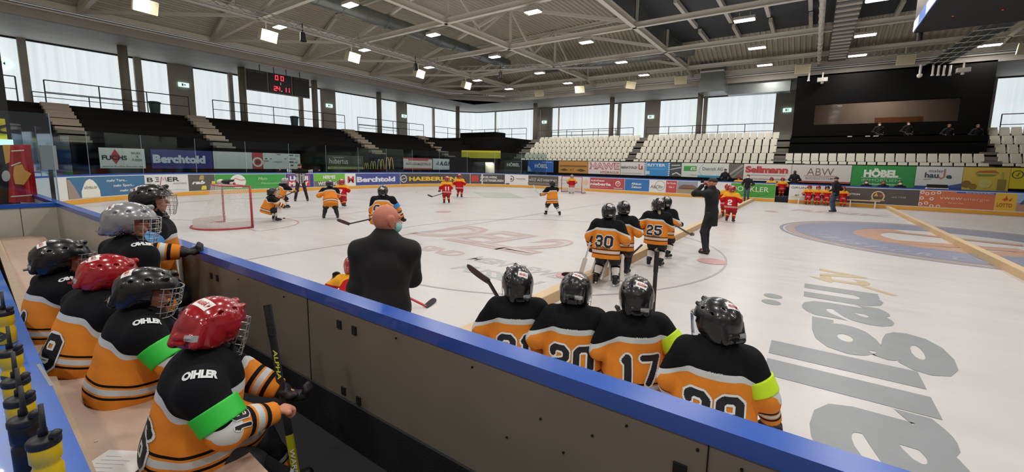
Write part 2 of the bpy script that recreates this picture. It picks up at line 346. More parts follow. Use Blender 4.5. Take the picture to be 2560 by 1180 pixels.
def windows():
    k = 0
    spans = [(20, 57), (68, 345), (355, 423), (487, 803), (840, 992), (1018, 1345), (1349, 1349.1), (1380, 1611), (1649, 1936), (2485, 2700)]
    prev = 0.0
    for a, b_ in spans:
        s0, s1 = (hx(a), hx(b_)) if b_-a > 1 else (hx(a), hx(a)+.1)
        if a == 20: s0 = 2.0
        if b_ == 2700: s1 = HALL.L-.2
        mb = MB(); wallstrip(mb, HALL, prev, s0, 0, ZW+.05, -.25, 0, conc, 1); mb.build('wall_pier', kind=S)
        mb = MB(); wallstrip(mb, HALL, s0, s1, 0, 5.0, -.25, 0, conc, 1); mb.build('wall_sill', kind=S); k += 1
        mb = MB(); wallstrip(mb, HALL, s0, s1, 5.0, ZW, -.2, -.12, day, 1); w_ = mb.build('window_%d' % k, kind=S)
        mb = MB(); wallstrip(mb, HALL, s0, s1, ZW-.1, ZW, -.12, .02, railm, 1); mb.build('window_head', w_)
        prev = s1
    mb = MB(); wallstrip(mb, HALL, prev, HALL.L, 0, ZW+.05, -.25, 0, conc, 1); mb.build('wall_pier', kind=S)
    for p, wd in ((62, .35), (348, .4), (578, .3), (752, .35), (948, .3), (1083, .25), (1239, .1), (1347, .3), (1397, .06), (1548, .35), (1762, .35)):
        s0 = hx(p); mb = MB(); wallstrip(mb, HALL, s0-wd/2, s0+wd/2, 4.9, ZW, -.1, .15, conc, 1); mb.build('window_mullion', kind=S)
windows()
wall('wall_right', (15.9, -8.6), (15.9, 44), 0, 13, conc); wall('wall_back', (-41, -8.5), (16, -8.5), 0, 13, conc)
ZS = 9.0; XE, YE = -34.5, 38.2
for a, b_ in (((XW, -8.5, ZS), (XE, YW, ZS+.35)), ((XE, YE, ZS), (15.9, YW, ZS+.35))): MB().box(a, b_, conc_d).build('ceiling_soffit', kind=S)
mb = MB(); mb.bar((XE+.1, -8.4, ZS+.3), (XE+.1, 33.5, ZS+.3), .25, .62, conc); mb.bar((XE+.1, 33.5, ZS+.3), (-29.8, YE, ZS+.3), .25, .62, conc); mb.bar((-29.8, YE-.1, ZS+.3), (15.8, YE-.1, ZS+.3), .25, .62, conc)
mb.add([(XE, 33.5, ZS), (-29.8, YE, ZS), (XE, YE, ZS)], [(0, 1, 2), (2, 1, 0)], conc_d); mb.build('trim_1', kind=S)
mb = MB(); mb.bar((XE+.25, -8.4, ZS+.82), (XE+.25, 33.4, ZS+.82), .2, .34, steel); mb.bar((XE+.25, 33.4, ZS+.82), (-29.6, YE-.2, ZS+.82), .2, .34, steel); mb.bar((-29.6, YE-.2, ZS+.82), (15.8, YE-.2, ZS+.82), .2, .34, steel); mb.build('trim_2', kind=S)
mb = MB(); mb.tube([(XE+.45, -8.2, ZS+.45), (XE+.45, 33.3, ZS+.45), (-29.4, YE-.4, ZS+.45), (15.7, YE-.4, ZS+.45)], .05, steel_w, 8); mb.build('cable_conduit', label='thin white conduit running along the edge beam of the roof', cat='pipe')
# roof deck, corrugated along Y
def deck(x0, z0, x1, z1, y0, y1, m, name='ceiling', pitch=.34, amp=.1, dz1=0):
    n = int(abs(x1-x0)/pitch); mb = MB(); vs = []; k = 0
    for i in range(n+1):
        xa = x0+(x1-x0)*i/n; za = z0+(z1-z0)*i/n
        for dx, dz in ((0, 0), (.38, 0), (.5, amp), (.88, amp)):
            if i == n and dx: break
            xx = xa+dx*(x1-x0)/n; vs += [(xx, y0, za+dz), (xx, y1, za+dz+dz1)]; k += 1
    mb.add(vs, [(2*i, 2*i+2, 2*i+3, 2*i+1) for i in range(k-1)], m); return mb.build(name, kind=S)
ZT = 13.0
deck(XE+.1, 10.0, -29, 12.6, -8.5, 38, deckm); deck(-29, 12.6, -9.2, ZT, -8.5, 38, deckm)
deck(-9.2, 11.6, 15.8, 11.6, 33.6, 38.1, deckm, amp=.14, dz1=-1.7); deck(-34.4, ZT, -9.2, ZT, 32, 38.1, deckm, amp=.14, dz1=-3.1)
MB().box((-9.35, 31.9, 11.4), (-9.2, 38.1, 13.1), galv).build('trim_4', kind=S)
panel_d = mat('acoustic_panel_dark', '50545a', .65, noise=.15, scale=2)
MB().box((-9.3, -8.5, 11.5), (15.9, 33.6, 11.58), panel_d).build('ceiling', kind=S)
MB().box((-9.45, -8.5, 10.3), (-9.3, 36, 13.0), galv).build('trim_3', kind=S)
LX = [-27.5, -18.4, -9.3, -.3, 8.8]; PY = [0, 6, 12, 18, 24, 30, 36]; ZB = 10.0
for x in LX: MB().ibeam((x, -8, ZB+.15), (x, 37.9, ZB+.15), .26, .36, steel).build('roof_beam', kind=S)
for y in PY:
    MB().ibeam((-27.5, y, ZB+.12), (15.8, y, ZB+.12), .22, .3, steel).build('roof_beam', kind=S)
    MB().bar((-27.5, y, ZB+.1), (XE+.3, y, 9.75), .2, .26, steel).build('roof_strut', kind=S)
    MB().bar((XE+.3, y, 9.7), (-29.5, y, 12.2), .22, .22, steel).build('roof_strut', kind=S)
    if y < 36:
        MB().bar((-27.5, y+6, ZB+.2), (XE+.4, y, 9.75), .14, .16, steel).build('roof_strut', kind=S)
    if y >= 12: MB().ibeam((-29.5, y, 12.45), (-9.4, y, 12.85), .2, .26, steel).build('roof_beam', kind=S)
    for x in LX[1:3]: MB().bar((x+.1, y, ZB+.3), (x+.1, y, 12.8), .14, .14, steel).build('roof_strut', kind=S)
    MB().bar((LX[1], y, 12.7), (LX[0], y, ZB+.3), .16, .2, steel).build('roof_strut', kind=S)
    MB().bar((LX[1], y, 12.7), (LX[2], y, ZB+.3), .16, .2, steel).build('roof_strut', kind=S)
    if y < 36:
        for x in LX[1:2]:
            MB().bar((x, y, 12.7), (x, y+3, ZB+.3), .1, .14, steel).build('roof_strut', kind=S); MB().bar((x, y+6, 12.7), (x, y+3, ZB+.3), .1, .14, steel).build('roof_strut', kind=S)
        for j in range(1, 12):
            x = -9.3+2.1*j
            if x > 15: break
            if min(abs(x-l) for l in LX) > .5: MB().bar((x, y+.5, 11.25), (x, y+5.5, 11.25), .2, .26, steel_w).build('roof_purlin', kind=S)
for i, x in enumerate(LX):      # outer struts at the far edge
    MB().bar((x, 36, ZB+.1), (x, YE-.2, 9.75), .2, .24, steel).build('roof_strut', kind=S)
# round hall columns
for q, far in ((318, 0), (608, 0), (787, 0), (947, 0), (1144, 0), (1339, 1), (1531, 1), (1751, 1)):
    p = ony(q, 250, 40.6) if far else onx(q, 250, -37.6)
    MB().tube([(p[0], p[1], 4.6), (p[0], p[1], ZS)], .24, mat('column_brown', '8d8578', .7), 20).build('column', kind=S, smooth=True)
# ---------------------------------------------------------------- stands
step_m = mat('stair_tread', '8a7f70', .7, noise=.1); grey_tr = mat('stair_grey', '6f6b63', .7, noise=.1)
STAND = Path([(-30, -1), (-30, 30.5), (-28, 32.3), (16, 32.3)])
mb = MB(); x0s = [-30.0-.95*i for i in range(6)]; RZ = [2.62+.43*i for i in range(6)]     # left end: black terraces
for i in range(5):
    mb.box((x0s[i+1], -1, 0), (x0s[i], 29.6-.2*i, RZ[i]), blackp)
mb.box((XW, -1, 0), (x0s[5], 44, 4.72), blackp); mb.build('stand_terrace', kind=S)
mb = MB()
for i in range(5):      # corner terraces
    k = .95*i; mb.add([(-30-k, 29.6-.2*i, 0), (-30-k-.95, 29.6-.2*i, 0), (-28.8-k*.6, 33.2+k, 0), (-27.6-k*.5, 32.3+k, 0)]+[(-30-k, 29.6-.2*i, RZ[i]), (-30-k-.95, 29.6-.2*i, RZ[i]), (-28.8-k*.6, 33.2+k, RZ[i]), (-27.6-k*.5, 32.3+k, RZ[i])],
        [(4, 5, 6, 7)[::-1], (0, 4, 7, 3), (1, 2, 6, 5), (2, 3, 7, 6)], blackp)
mb.box((-36, 33.0, 0), (-26.2, 44, 4.72), blackp)
mb.build('stand_terrace', kind=S)
Y0 = 32.9; FZ = [2.02+.56*i for i in range(6)]
mb = MB()
for i in range(5): mb.box((-26.2, Y0+.85*i, 0), (15.8, Y0+.85*(i+1), FZ[i]), blackp)
mb.box((-26.2, Y0+4.25, 0), (15.8, 44, FZ[4]+.2), blackp); mb.build('stand_terrace', kind=S)
# the dark front wall of the stands behind the banners
mb = MB(); wallstrip(mb, STAND, 0, 31.4, 0, 2.62, -.12, 0, blackp, 3); sx = STAND.px(2, STAND.L, 1.9); sA, sB = sx(1160), sx(1236)
mb.build('wall_stand_left', kind=S); mb = MB(); wallstrip(mb, STAND, 31.4, sA, 0, 2.62, -.12, 0, blackp, 1); wallstrip(mb, STAND, sA, sB, 2.2, 2.62, -.12, 0, blackp, 1); wallstrip(mb, STAND, sB, STAND.L, 0, 2.45, -.12, 0, blackp, 3); mb.build('wall_stand_far', kind=S)
# aisle stairs
def aisle(c, ax, w_, base, n, rise, run, m, name='aisle_stairs'):
    mb = MB()
    for i in range(n):
        a = c-w_/2; b_ = c+w_/2; z = base+rise*(i+1); t = run*i
        if ax == 'x': mb.box((-30-t-run-.02, a, z-rise*.9), (-30-t, b_, z), m)
        else: mb.box((a, Y0+t, z-rise*.9), (b_, Y0+t+run+.02, z), m)
    return mb.build(name, kind=S)
for q in (165, 522, 905, 1085):
    p = onx(q, 335, -32.5); aisle(p[1], 'x', 1.0, 2.5, 10, .225, .475, step_m)
AIS = [(-24.55, 1.1), (-12.9, .95), (-2.03, .95), (8.4, .75)]
for c, w_ in AIS: aisle(c, 'y', w_, 1.95, 10, .27, .425, grey_tr)
# walls of the passage under the corner
wm = mat('passage_wall_beige', 'd8ccb4', .7); mb = MB(); xa, ya = STAND.at(sA); xb, yb = STAND.at(sB)
mb.box((xa-2.5, yb+.6, 0), (xb+1.5, yb+.7, 2.3), wm); mb.build('wall_passage', kind=S)
# ---------------------------------------------------------------- advertising on the boards
bx = RINK.px(S_CORNER+2, RINK.L-.3, .7)
W_, K_ = 'e6e4e0', '2c2b2a'
def bad(a, b_, bg, items, label, z0=.24, z1=1.1):
    s0 = bx(a); s1 = bx(b_); return panel(RINK, s0, s1, z0, z1, bg, items, 'advertising_panel', label, 'advertising panel', off=.008, thick=.006)
bad(168, 362, '3f6f96', [('t', .52, .72, .13, 'mehr Tore...', W_, .26), ('t', .6, .45, .13, 'mehr Sport...', W_, .26), ('t', .68, .18, .13, 'mehr Allgäu...', W_, .27),
    ('p', [(.18, -.0), (.18, .3), (.215, .62), (.26, .83), (.30, .9), (.345, .83), (.39, .62), (.425, .3), (.425, 0)], 'e4e2d6'), ('t', .22, .42, .16, 'allgäu.tv', '8c8a80', .17), ('r', .27, .2, .33, .215, '9a988c'), ('p', [(0, 0), (.16, 0), (.1, .5), (.03, .9), (0, .9)], '9b8b83')],
    'blue advertising panel with white oval reading allgäu.tv, mehr Tore')
bad(362, 470, 'd9dbdb', [('t', .05, .62, .26, 'BE', K_, .28), ('t', .52, .62, .26, 'ER', K_, .28), ('l', [(.34, .35), (.39, .88), (.43, .7), (.47, .88), (.5, .62)], .04, 'b53a3a'), ('t', .66, .45, .09, 'BAUTEILE', 'a99', .3), ('r', .05, .1, .95, .12, 'a8adb5')],
    'white advertising panel with black letters BEMER')
bad(471, 537, '5a5652', [('p', [(.4, .68), (.62, .68), (.68, .95), (.46, .95)], 'b8a060'), ('p', [(.62, .68), (.82, .68), (.88, .95), (.68, .95)], 'dfca3c'), ('t', .12, .42, .2, 'rab', W_, .5, .05, .3), ('p', [(.45, .05), (.66, .05), (.7, .3), (.5, .3)], 'dfca3c'), ('p', [(.8, .36), (1, .36), (1, .58), (.86, .58)], 'dfca3c')],
    'dark grey advertising panel with yellow blocks and letters rab')
bad(538, 714, '3f9a4a', [('o', .3, .52, .46, 'dfe3dc'), ('l', [(.21, .6), (.27, .72), (.34, .6), (.4, .62)], .05, 'c06060'), ('t', .58, .6, .2, 'Mein', 'c9e5b8', .13, 0, .3), ('t', .62, .3, .16, 'Fitnessstudio', 'a8d8a0', .34, 0, .3), ('r', .5, .1, .98, .115, '7fc37c')],
    'green advertising panel with white oval behind the left goal')
bad(715, 784, '33408c', [('r', .06, .08, .86, .92, 'c9484e'), ('r', .09, .5, .83, .88, '3d4a96'), ('t', .13, .54, .3, 'LIQUI', W_, .66, .05), ('t', .1, .12, .3, 'MOLY', W_, .7, .05)], 'blue and red advertising panel reading LIQUI MOLY')
bad(785, 862, '6a6e66', [('r', 0, .42, 1, 1, '6fb33c'), ('t', .28, .62, .26, 'HERMES', W_, .4, .04), ('t', .12, .12, .26, 'WITTLING', W_, .6, .03)], 'green and grey advertising panel beside the white M panel')
bad(863, 889, 'e2e2de', [('t', .22, .25, .55, 'M', 'b5483c', .62, .03), ('l', [(.28, .3), (.35, .72)], .06, '6d9a3c')], 'small white advertising panel with a red and green M')
bad(889, 1000, '434e90', [('t', .02, .3, .42, 'Berchtold', 'd5d8e6', .86, .05)], 'blue board panel reading Berchtold behind the skaters')
bad(1001, 1175, '4a4648', [('g', .05, .5, .36, .28, 'c8c8c8'), ('l', [(.01, .42), (.06, .5), (.04, .5), (.09, .58)], .06, 'c8c8c8'), ('t', .13, .3, .38, 'HAEBERLEN', 'e0b83c', .68, .04)], 'dark advertising panel with yellow letters HAEBERLEN')
bad(1176, 1262, '4b4747', [('r', .02, .2, .24, .85, 'b8403a'), ('r', .08, .42, .18, .62, '4b4747'), ('t', .28, .58, .22, 'ZIEGELWERK', 'd8d6d2', .5, .03), ('t', .28, .25, .22, 'KLOSTERBEUREN', 'd8d6d2', .68, .03)], 'dark advertising panel reading ZIEGELWERK KLOSTERBEUREN')
bad(1263, 1319, 'dcdad8', [('g', .27, .6, .3, .23, K_), ('p', [(.2, .5), (.27, .68), (.34, .5)], K_), ('t', .5, .55, .1, 'PARKHOTEL', K_, .4), ('r', .02, 0, .2, .12, '444')], 'small white advertising panel with round black emblem')
bad(1320, 1396, '57504a', [('t', .04, .45, .22, 'HOLZHAUS WERKSTATT', 'cfccc6', .92, .01), ('r', 0, .1, 1, .3, '7b7168'), ('r', .1, .7, .5, .74, 'a9a49c')], 'dark brown advertising panel reading HOLZHAUS WERKSTATT')
bad(1397, 1474, 'd2cfca', [('t', .05, .6, .18, 'Anwalt', '8a8784', .3, 0, .2), ('t', .08, .3, .1, 'Kanzlei', '9a9794', .25), ('o', .88, .55, .28, 'd9b59c')], 'pale advertising panel behind the far goal')
bad(1475, 1561, 'b0444c', [('t', .03, .68, .18, 'autohaus', W_, .4, .02), ('t', .02, .32, .27, 'nieberle', W_, .6, .03), ('g', .82, .55, .24, .19, W_), ('g', .82, .62, .12, .08, W_), ('t', .7, .06, .13, 'TOYOTA', W_, .26, .02), ('r', .03, .14, .55, .18, 'd99')], 'red advertising panel reading autohaus nieberle')
bad(1562, 1623, '2a6cae', [('t', .28, .52, .2, 'Allgäuer', W_, .42, .02), ('t', .28, .24, .2, 'Zeitung', W_, .42, .02)], 'blue advertising panel reading Allgäuer Zeitung')
bad(1624, 1664, 'dddbd8', [('t', .06, .3, .3, 'A&Ohr', '5a5654', .8, 0, .1), ('g', .66, .55, .42, .39, '7a7674')], 'white advertising panel reading A&Ohr')
bad(1665, 1692, 'b8484e', [('t', .1, .72, .14, 'Ihr Markt', W_, .8, .02), ('t', .3, .4, .14, 'Nr.1', W_, .45)], 'narrow red advertising panel beside the A&Ohr panel')
bad(1693, 1744, '8d93a6', [('r', 0, 0, 1, .35, '9b8d70'), ('p', [(.05, .35), (.12, .6), (.3, .72), (.75, .72), (.95, .55), (.95, .35)], '7a5c4c'), ('r', .1, .36, .9, .46, '5d453b')], 'advertising panel with photo of a brown farmhouse')
bad(1745, 1826, 'd9d7d3', [('t', .05, .55, .18, 'Praxis', '5a5856', .3), ('t', .05, .3, .1, 'am Markt', '8a8886', .3)], 'white advertising panel beside the farmhouse photo')
bad(1827, 1938, '4a9a34', [('t', .02, .42, .38, 'DOCKLER', 'e8e8e0', .84, .0), ('l', [(.62, 0), (.66, .2), (.75, .12), (.95, .5), (1, .62)], .02, '2d6a20'), ('l', [(.66, .18), (.63, .25)], .02, '2d6a20')], 'green board panel with white letters DOCKLER')
bad(1973, 2010, 'd9dadb', [('t', .12, .78, .15, 'GRUN', '4a4a4a', 1.0, .0), ('t', .4, .25, .12, 'SEIT', '555', .3), ('r', .1, .6, .7, .605, '999')], 'white board panel reading GRUN next to the open gate')
bad(2080, 2298, '524a48', [('t', .11, .52, .12, 'TRADITION', 'dcd8d0', .23, .03), ('g', .55, .5, .34, .28, 'd8c8a8'), ('p', [(.5, .5), (.53, .75), (.55, .5)], 'd8a030'), ('p', [(.555, .5), (.6, .7), (.61, .5)], 'b0482c'), ('r', .47, .2, .63, .3, 'b39a68'), ('t', .7, .45, .1, 'seit 1928', 'b8b2aa', .16, 0, .2)], 'dark brown board panel with round bread emblem and TRADITION')
vw = [('t', .28, .5, .24, 'vwew', 'ecd9cc', .3, -.01), ('t', .6, .5, .2, 'energie', 'e6b8a2', .33, -.01), ('t', .4, .26, .09, 'fair vor Ort', 'e6b8a2', .2), ('r', .5, .92, 1, 1.0, '2a58b0'), ('t', .62, .93, .06, 'Strom und Gas für die Region', 'd0d8ea', .35)]
for u, v in ((.03, .88), (.1, .8), (.18, .85), (.26, .9), (.03, .52), (.17, .5), (.02, .15), (.1, .22), (.18, .06), (.27, .06)): vw.append(('g', u, v, .1, .055, 'e8ddd4'))
bad(2299, 2487, 'c96f4c', vw, 'orange board panel reading vwew energie')
bad(2488, 2541, 'e0b43c', [('t', .1, .22, .22, 'LOTTO', 'b05a2c', .72, .03), ('p', [(.4, .55), (.5, .9), (.6, .62)], 'c4552c'), ('p', [(.3, .62), (.45, .75), (.45, .58)], 'c4552c'), ('p', [(.6, .6), (.8, .78), (.72, .55)], 'c4552c')], 'yellow board panel reading LOTTO')
bad(2542, 2600, '93b3d8', [('r', 0, 0, 1, .5, 'b98a7a'), ('p', [(.1, .4), (.3, .7), (.6, .45)], '4c5e80')], 'pale blue board panel with landscape photo at the right edge')
# ---------------------------------------------------------------- banners on the front wall of the stands
sxx = STAND.px(2, STAND.L, 1.9)
def ban(a, b_, bg, items, label, z0=1.36, z1=2.4, off=.03):
    return panel(STAND, sxx(a), sxx(b_), z0, z1, bg, items, 'banner', label, 'banner', off=off, thick=.02, step=2)
ban(248, 362, 'd8dad2', [('p', [(.22, .55), (.34, .95), (.46, .55), (.34, .15+.05)], 'c0403a'), ('t', .05, .42, .22, 'FUCHS', '23272e', .54, .03), ('t', .7, .72, .11, 'BAUEN', '5c8a80', .2), ('t', .8, .56, .1, '&', '5c8a80'), ('t', .7, .38, .11, 'FUSSEN', '5c8a80', .24), ('t', .04, .06, .09, 'www.fuchs-bauen.de', '6c7078', .9, .01), ('r', .5, 0, .504, 1, 'a9aba5')], 'white banner with red diamond and letters FUCHS')
ban(378, 531, '34357c', [('t', .02, .32, .4, 'Berchtold', 'cfd2da', .85, .06)], 'dark blue banner reading Berchtold')
ban(533, 630, 'c9cdc9', [('r', .05, .02, .055, .98, 'a0a5a5'), ('r', .66, .02, .663, .98, 'b0b4b4')], 'blank white banner on the black stand wall')
ban(631, 656, 'b8403e', [('g', .5, .42, .3, .2, 'ded6d0'), ('o', .5, .42, .12, '6a4038')], 'narrow red banner with round white emblem')
sp_ = [('r', a, b_, a+w2, b_+.08, c) for a, b_, w2, c in ((.05, .6, .06, '3f6a40'), (.02, .45, .12, '8a8a88'), (.18, .6, .04, '777'), (.36, .88, .1, '888'), (.68, .86, .13, '6a6f78'), (.56, .62, .06, '999'), (.68, .42, .13, '44474c'), (.85, .4, .07, '8a8a88'), (.72, .2, .08, '333'), (.7, .64, .18, 'a8a8a8'), (.28, .42, .2, 'aaa'), (.86, .84, .1, '999'))]
ban(657, 750, 'cdd0ca', sp_, 'white banner with many small sponsor logos')
ban(818, 908, '3c4030', [('r', 0, 0, 1, .18, 'a8b070'), ('t', .05, .4, .4, 'hubertus', 'd8dccc', .5, .0), ('t', .15, .82, .08, 'Landgasthof', 'b8bca8', .28), ('o', .87, .6, .2, '6c5648'), ('t', .05, .04, .09, 'IHR LANDGASTHOF FUR FAMILIE', '50583c', .9)], 'dark green banner reading hubertus')
ban(1008, 1080, 'ded5d0', [('r', 0, .9, 1, 1, 'b8484a'), ('r', 0, 0, 1, .12, 'b8484a'), ('r', .15, .76, .85, .9, 'c0605e'), ('t', .08, .38, .22, 'INSTAGRAM.JESTER.DE', 'a8807c', .86)], 'white and red banner reading INSTAGRAM.JESTER.DE')
ban(1082, 1133, 'ccd3d6', [('t', .3, .4, .36, 'A.G.H.', '2e3236', .62, .04, .2), ('p', [(.12, .45), (.26, .8), (.28, .4)], '808890'), ('r', .05, .12, .9, .16, '9aa2a6')], 'light grey banner reading A.G.H.')
# four golden arches growing in size
mb = MB(); s0 = sxx(910); s1 = sxx(1004); wd = s1-s0; wallstrip(mb, STAND, s0, s1, 1.36, 2.42, .004, .014, blackp, 3)
u = .02
for h_ in (.5, .66, .84, 1.02):
    w2 = h_*.55*1.35
    for half in (0, 1):
        pts = []
        for i in range(15):
            t = -1+2*i/14; pts.append((u+w2*(half*.5+.25)+t*w2*.25, h_*(1-abs(t)**2.6)*.98))
        for (a, b_), (c, d_) in zip(pts[:-1], pts[1:]):
            wq = .035*h_; 
            vs = [(a-wq, b_), (a+wq, b_), (c+wq, d_), (c-wq, d_)]; xx, yy = STAND.at([s0+p_[0] for p_ in vs], .03+.002*half); mb.add([(xx[i], yy[i], 1.38+vs[i][1]) for i in range(4)], [(0, 1, 2, 3)], flat('d9b85c'))
    u += w2+.17
mb.build('banner', label='black banner with four golden arches growing to the right', cat='banner')
ban(1261, 1306, '33332f', [('t', .15, .45, .3, 'HÖBEL', 'dedad2', .72, .04), ('r', .5, .9, 1, .93, '888')], 'black banner reading HÖBEL')
ban(1320, 1384, '2f62b0', [('t', .28, .38, .34, 'HÖBEL', 'd8dfea', .5, .03), ('p', [(0, .05), (0, .55), (.1, .35), (.15, .05)], '8fb8dc'), ('r', .55, .86, .95, .9, 'a8c4e4')], 'bright blue banner reading HÖBEL')
ban(1397, 1470, 'b8843a', [('r', .04, .52, .96, .66, '7a5a30'), ('p', [(.05, .25), (.2, .38), (.35, .25), (.2, .16)], '54402c'), ('p', [(.6, .25), (.78, .38), (.95, .22), (.78, .14)], '54402c'), ('t', .4, .2, .16, '41°', '54402c', .14)], 'ochre banner with dark emblems')
ban(1471, 1551, 'dcd4d2', [('t', .04, .42, .5, 'HAWE', 'b4605e', .94, .05), ('t', .05, .45, .44, 'HAWE', 'e6dcda', .92, -.015), ('t', .4, .06, .2, 'HYDRAULIK', 'b85c5a', .58, .02)], 'white banner with red outlined letters HAWE HYDRAULIK')
ban(1552, 1612, 'd4d2d0', [('t', .03, .5, .17, 'BERKTOLD', '4c4a48', .66, .03), ('r', .75, .45, .79, .85, 'b03a3a'), ('r', .79, .45, .93, .52, 'b03a3a'), ('r', .86, .45, .92, .72, 'b03a3a'), ('r', .02, .12, .9, .16, 'a8a6a4')], 'light grey banner reading BERKTOLD')
st = [('t', .1, .7, .2, 'RITTER', 'dfe8f0', .72, .03), ('r', .2, .5, .8, .53, '9ac4e8'), ('r', 0, .1, .2, .35, 'b8d4ea')]
for i in range(7): st += [('p', [(.93, i/7), (1, i/7+.07), (1, i/7+.14), (.93, i/7+.07)], 'e4e0e0'), ('p', [(0, i/7), (.07, i/7+.07), (.07, i/7+.14), (0, i/7+.07)], 'e4e0e0')]
ban(1613, 1675, '3f8fcc', st, 'light blue banner reading RITTER')
ban(1676, 1703, '4c5250', [('l', [(.1, .8), (.9, .82)], .06, 'd8dcd8'), ('l', [(0, .5), (1, .66)], .05, 'd8dcd8'), ('l', [(.2, .15), (.6, .28), (1, .1)], .08, 'd8dcd8')], 'dark banner with white streaks beside the RITTER banner')
ban(1704, 1822, 'd4dad2', [('r', .05, .42, .33, .78, '3fa04a'), ('t', .2, .5, .2, 'ETL', 'e8f0e4', .12, .04, .2), ('r', .36, 0, 1, .14, '2f90b8'), ('l', [(.48, .95), (.4, .7), (.38, .4), (.46, .14)], .03, '7fb0c8'), ('t', .46, .5, .24, 'Dietrich AG', '4c5860', .42, .0), ('r', .2, .14, .35, .17, '90a0a0')], 'white banner with green ETL sign and Dietrich AG')
ban(1823, 1858, '6c6660', [('p', [(0, .3), (.9, .95), (1, .85), (.1, .2)], 'a09c98'), ('p', [(.2, .1), (1, .7), (1, .6), (.3, .02)], '8a8480')], 'grey banner with slanting light bars')
ban(1859, 1978, 'd9d4ce', [('t', .04, .5, .36, 'Sellmann', 'b84444', .9, .06), ('r', .1, .32, .9, .36, 'a09c98'), ('t', .18, .08, .1, 'www.sellmann-pflegedienst.de', '8a8682', .75)], 'white banner reading Sellmann in red', z0=1.25)
ban(1979, 2128, 'd2ceca', [('t', .27, .42, .42, 'ABW', '6e5450', .45, -.01), ('r', .22, .37, .78, .4, 'a8706a'), ('t', .25, .2, .13, 'BODENSYSTEME', '9a9692', .5), ('r', 0, 0, 1, .1, '9a4e48')], 'white banner reading ABW BODENSYSTEME', z0=1.25)
ban(2129, 2288, '2f9048', [('t', .2, .48, .32, 'HÖBEL', 'e6ece2', .55, .06), ('r', .16, .42, .8, .44, 'bfe0c4'), ('t', .18, .25, .12, 'IMMOBILIEN', 'a8d8b0', .6, .0), ('t', .2, .08, .09, 'www.hoebel-fuessen.de', 'cfe4d0', .6)], 'green banner reading HÖBEL IMMOBILIEN', z0=1.15)
ban(2289, 2406, 'd3d6d6', [('t', .28, .74, .15, 'maler', '55616c', .32, .0), ('t', .2, .5, .24, 'hau', '3c4854', .3, .03), ('t', .66, .48, .22, 'e', '3c4854', .12, .03), ('l', [(.62, .9), (.62, .55), (.56, .46), (.5, .55)], .06, 'b87468'), ('l', [(.18, .4), (.35, .44)], .02, '607080'), ('r', 0, 0, 1, .12, '3c4c80'), ('p', [(.6, .1), (1, .28), (1, .05)], '4a5c94')], 'white banner reading maler haude with navy stripe', z0=1.15)
ban(2407, 2524, 'cbb24a', [('p', [(.24, .72), (.34, .85), (.68, .88), (.78, .74), (.66, .76), (.36, .76)], 'b0643c'), ('p', [(.26, .7), (.34, .6), (.66, .62), (.76, .7)], '6c8c3c'), ('o', .1, .25, .16, '8a6a34'), ('o', .25, .15, .13, '94743c'), ('r', .76, .02, .94, .5, '8c7c34'), ('r', .82, .5, .87, .8, 'a8a048'), ('o', .5, .3, .2, 'c8c070')], 'yellow banner with vegetables and an oil bottle', z0=1.15)
ban(2525, 2640, 'd0c024', [('g', .16, .68, .2, .16, '4c4c20'), ('l', [(.12, .66), (.15, .6), (.2, .78)], .04, '4c4c20'), ('t', .35, .6, .2, 'Die', '5c5c20', .3)], 'plain yellow banner with tick in a circle', z0=1.3)
# yellow sign above the corner passage
panel(STAND, sxx(1155)-.05, sxx(1253), 2.55, 3.3, 'c4b824', [('g', .19, .5, .38, .31, '3a3a20'), ('t', .1, .4, .2, 'XXX', '3a3a20', .17, .04), ('t', .32, .33, .28, 'LAPIERALBAUER', '34341c', .58, .04, .3), ('r', .02, .49, .1, .52, '3a3a20'), ('r', .88, .3, .98, .33, '3a3a20')], 'banner', 'yellow sign with round emblem above the lit corner passage', 'sign', off=.12, step=3)
# passage interior light
lp = bpy.data.lights.new('passage_light', 'AREA'); lp.energy = 90; lp.size = 1.5; lp.color = (1, .93, .8); lo = bpy.data.objects.new('passage_light', lp); COL.objects.link(lo); lo.location = ((xa+xb)/2, (ya+yb)/2+.5, 2.15)
# ---------------------------------------------------------------- stadium seats
seatm = mat('seat_ivory', 'd6d2c2', .45, noise=.05); seatd = mat('seat_bracket', '3a3936', .6)
def seat_mesh():
    mb = MB(); w_ = .225           # backrest slab, folded-up seat pan, bracket
    def slab(y0, z0, y1, z1, t, w0, w1):
        vs = []
        for y, z, ww in ((y0, z0, w0), (y1, z1, w1)):
            for x in (-ww, -ww*.93, ww*.93, ww): vs += [(x, y+(t*.5 if abs(x) > ww*.95 else 0), z)]
            for x in (ww, -ww): vs += [(x, y+t, z)]
        mb.add(vs, [(0, 1, 2, 3, 4, 5), (11, 10, 9, 8, 7, 6), (0, 6, 7, 1), (1, 7, 8, 2), (2, 8, 9, 3), (3, 9, 10, 4), (4, 10, 11, 5), (5, 11, 6, 0)], seatm)
    slab(.10, .18, .2, .62, .03, w_, w_*.93); slab(-.08, .12, -.0, .47, .045, w_*.96, w_*.86)
    mb.box((-w_*.95, -.085, .08), (w_*.95, .12, .125), seatm); mb.box((-.04, -.02, .0), (.04, .12, .1), seatd); mb.box((-.1, -.07, 0), (.1, .14, .02), seatd)
    me = mb.build('stadium_seat'); d = me.data; bpy.data.objects.remove(me); return d
SM = seat_mesh()
blocks = [('left block', -23.85, -13.5, 5), ('middle block', -12.35, -2.6, 5), ('press box block', -1.45, 7.95, 2), ('right block', 8.9, 11.4, 5)]
ordn = ['front', 'second', 'third', 'fourth', 'rear']
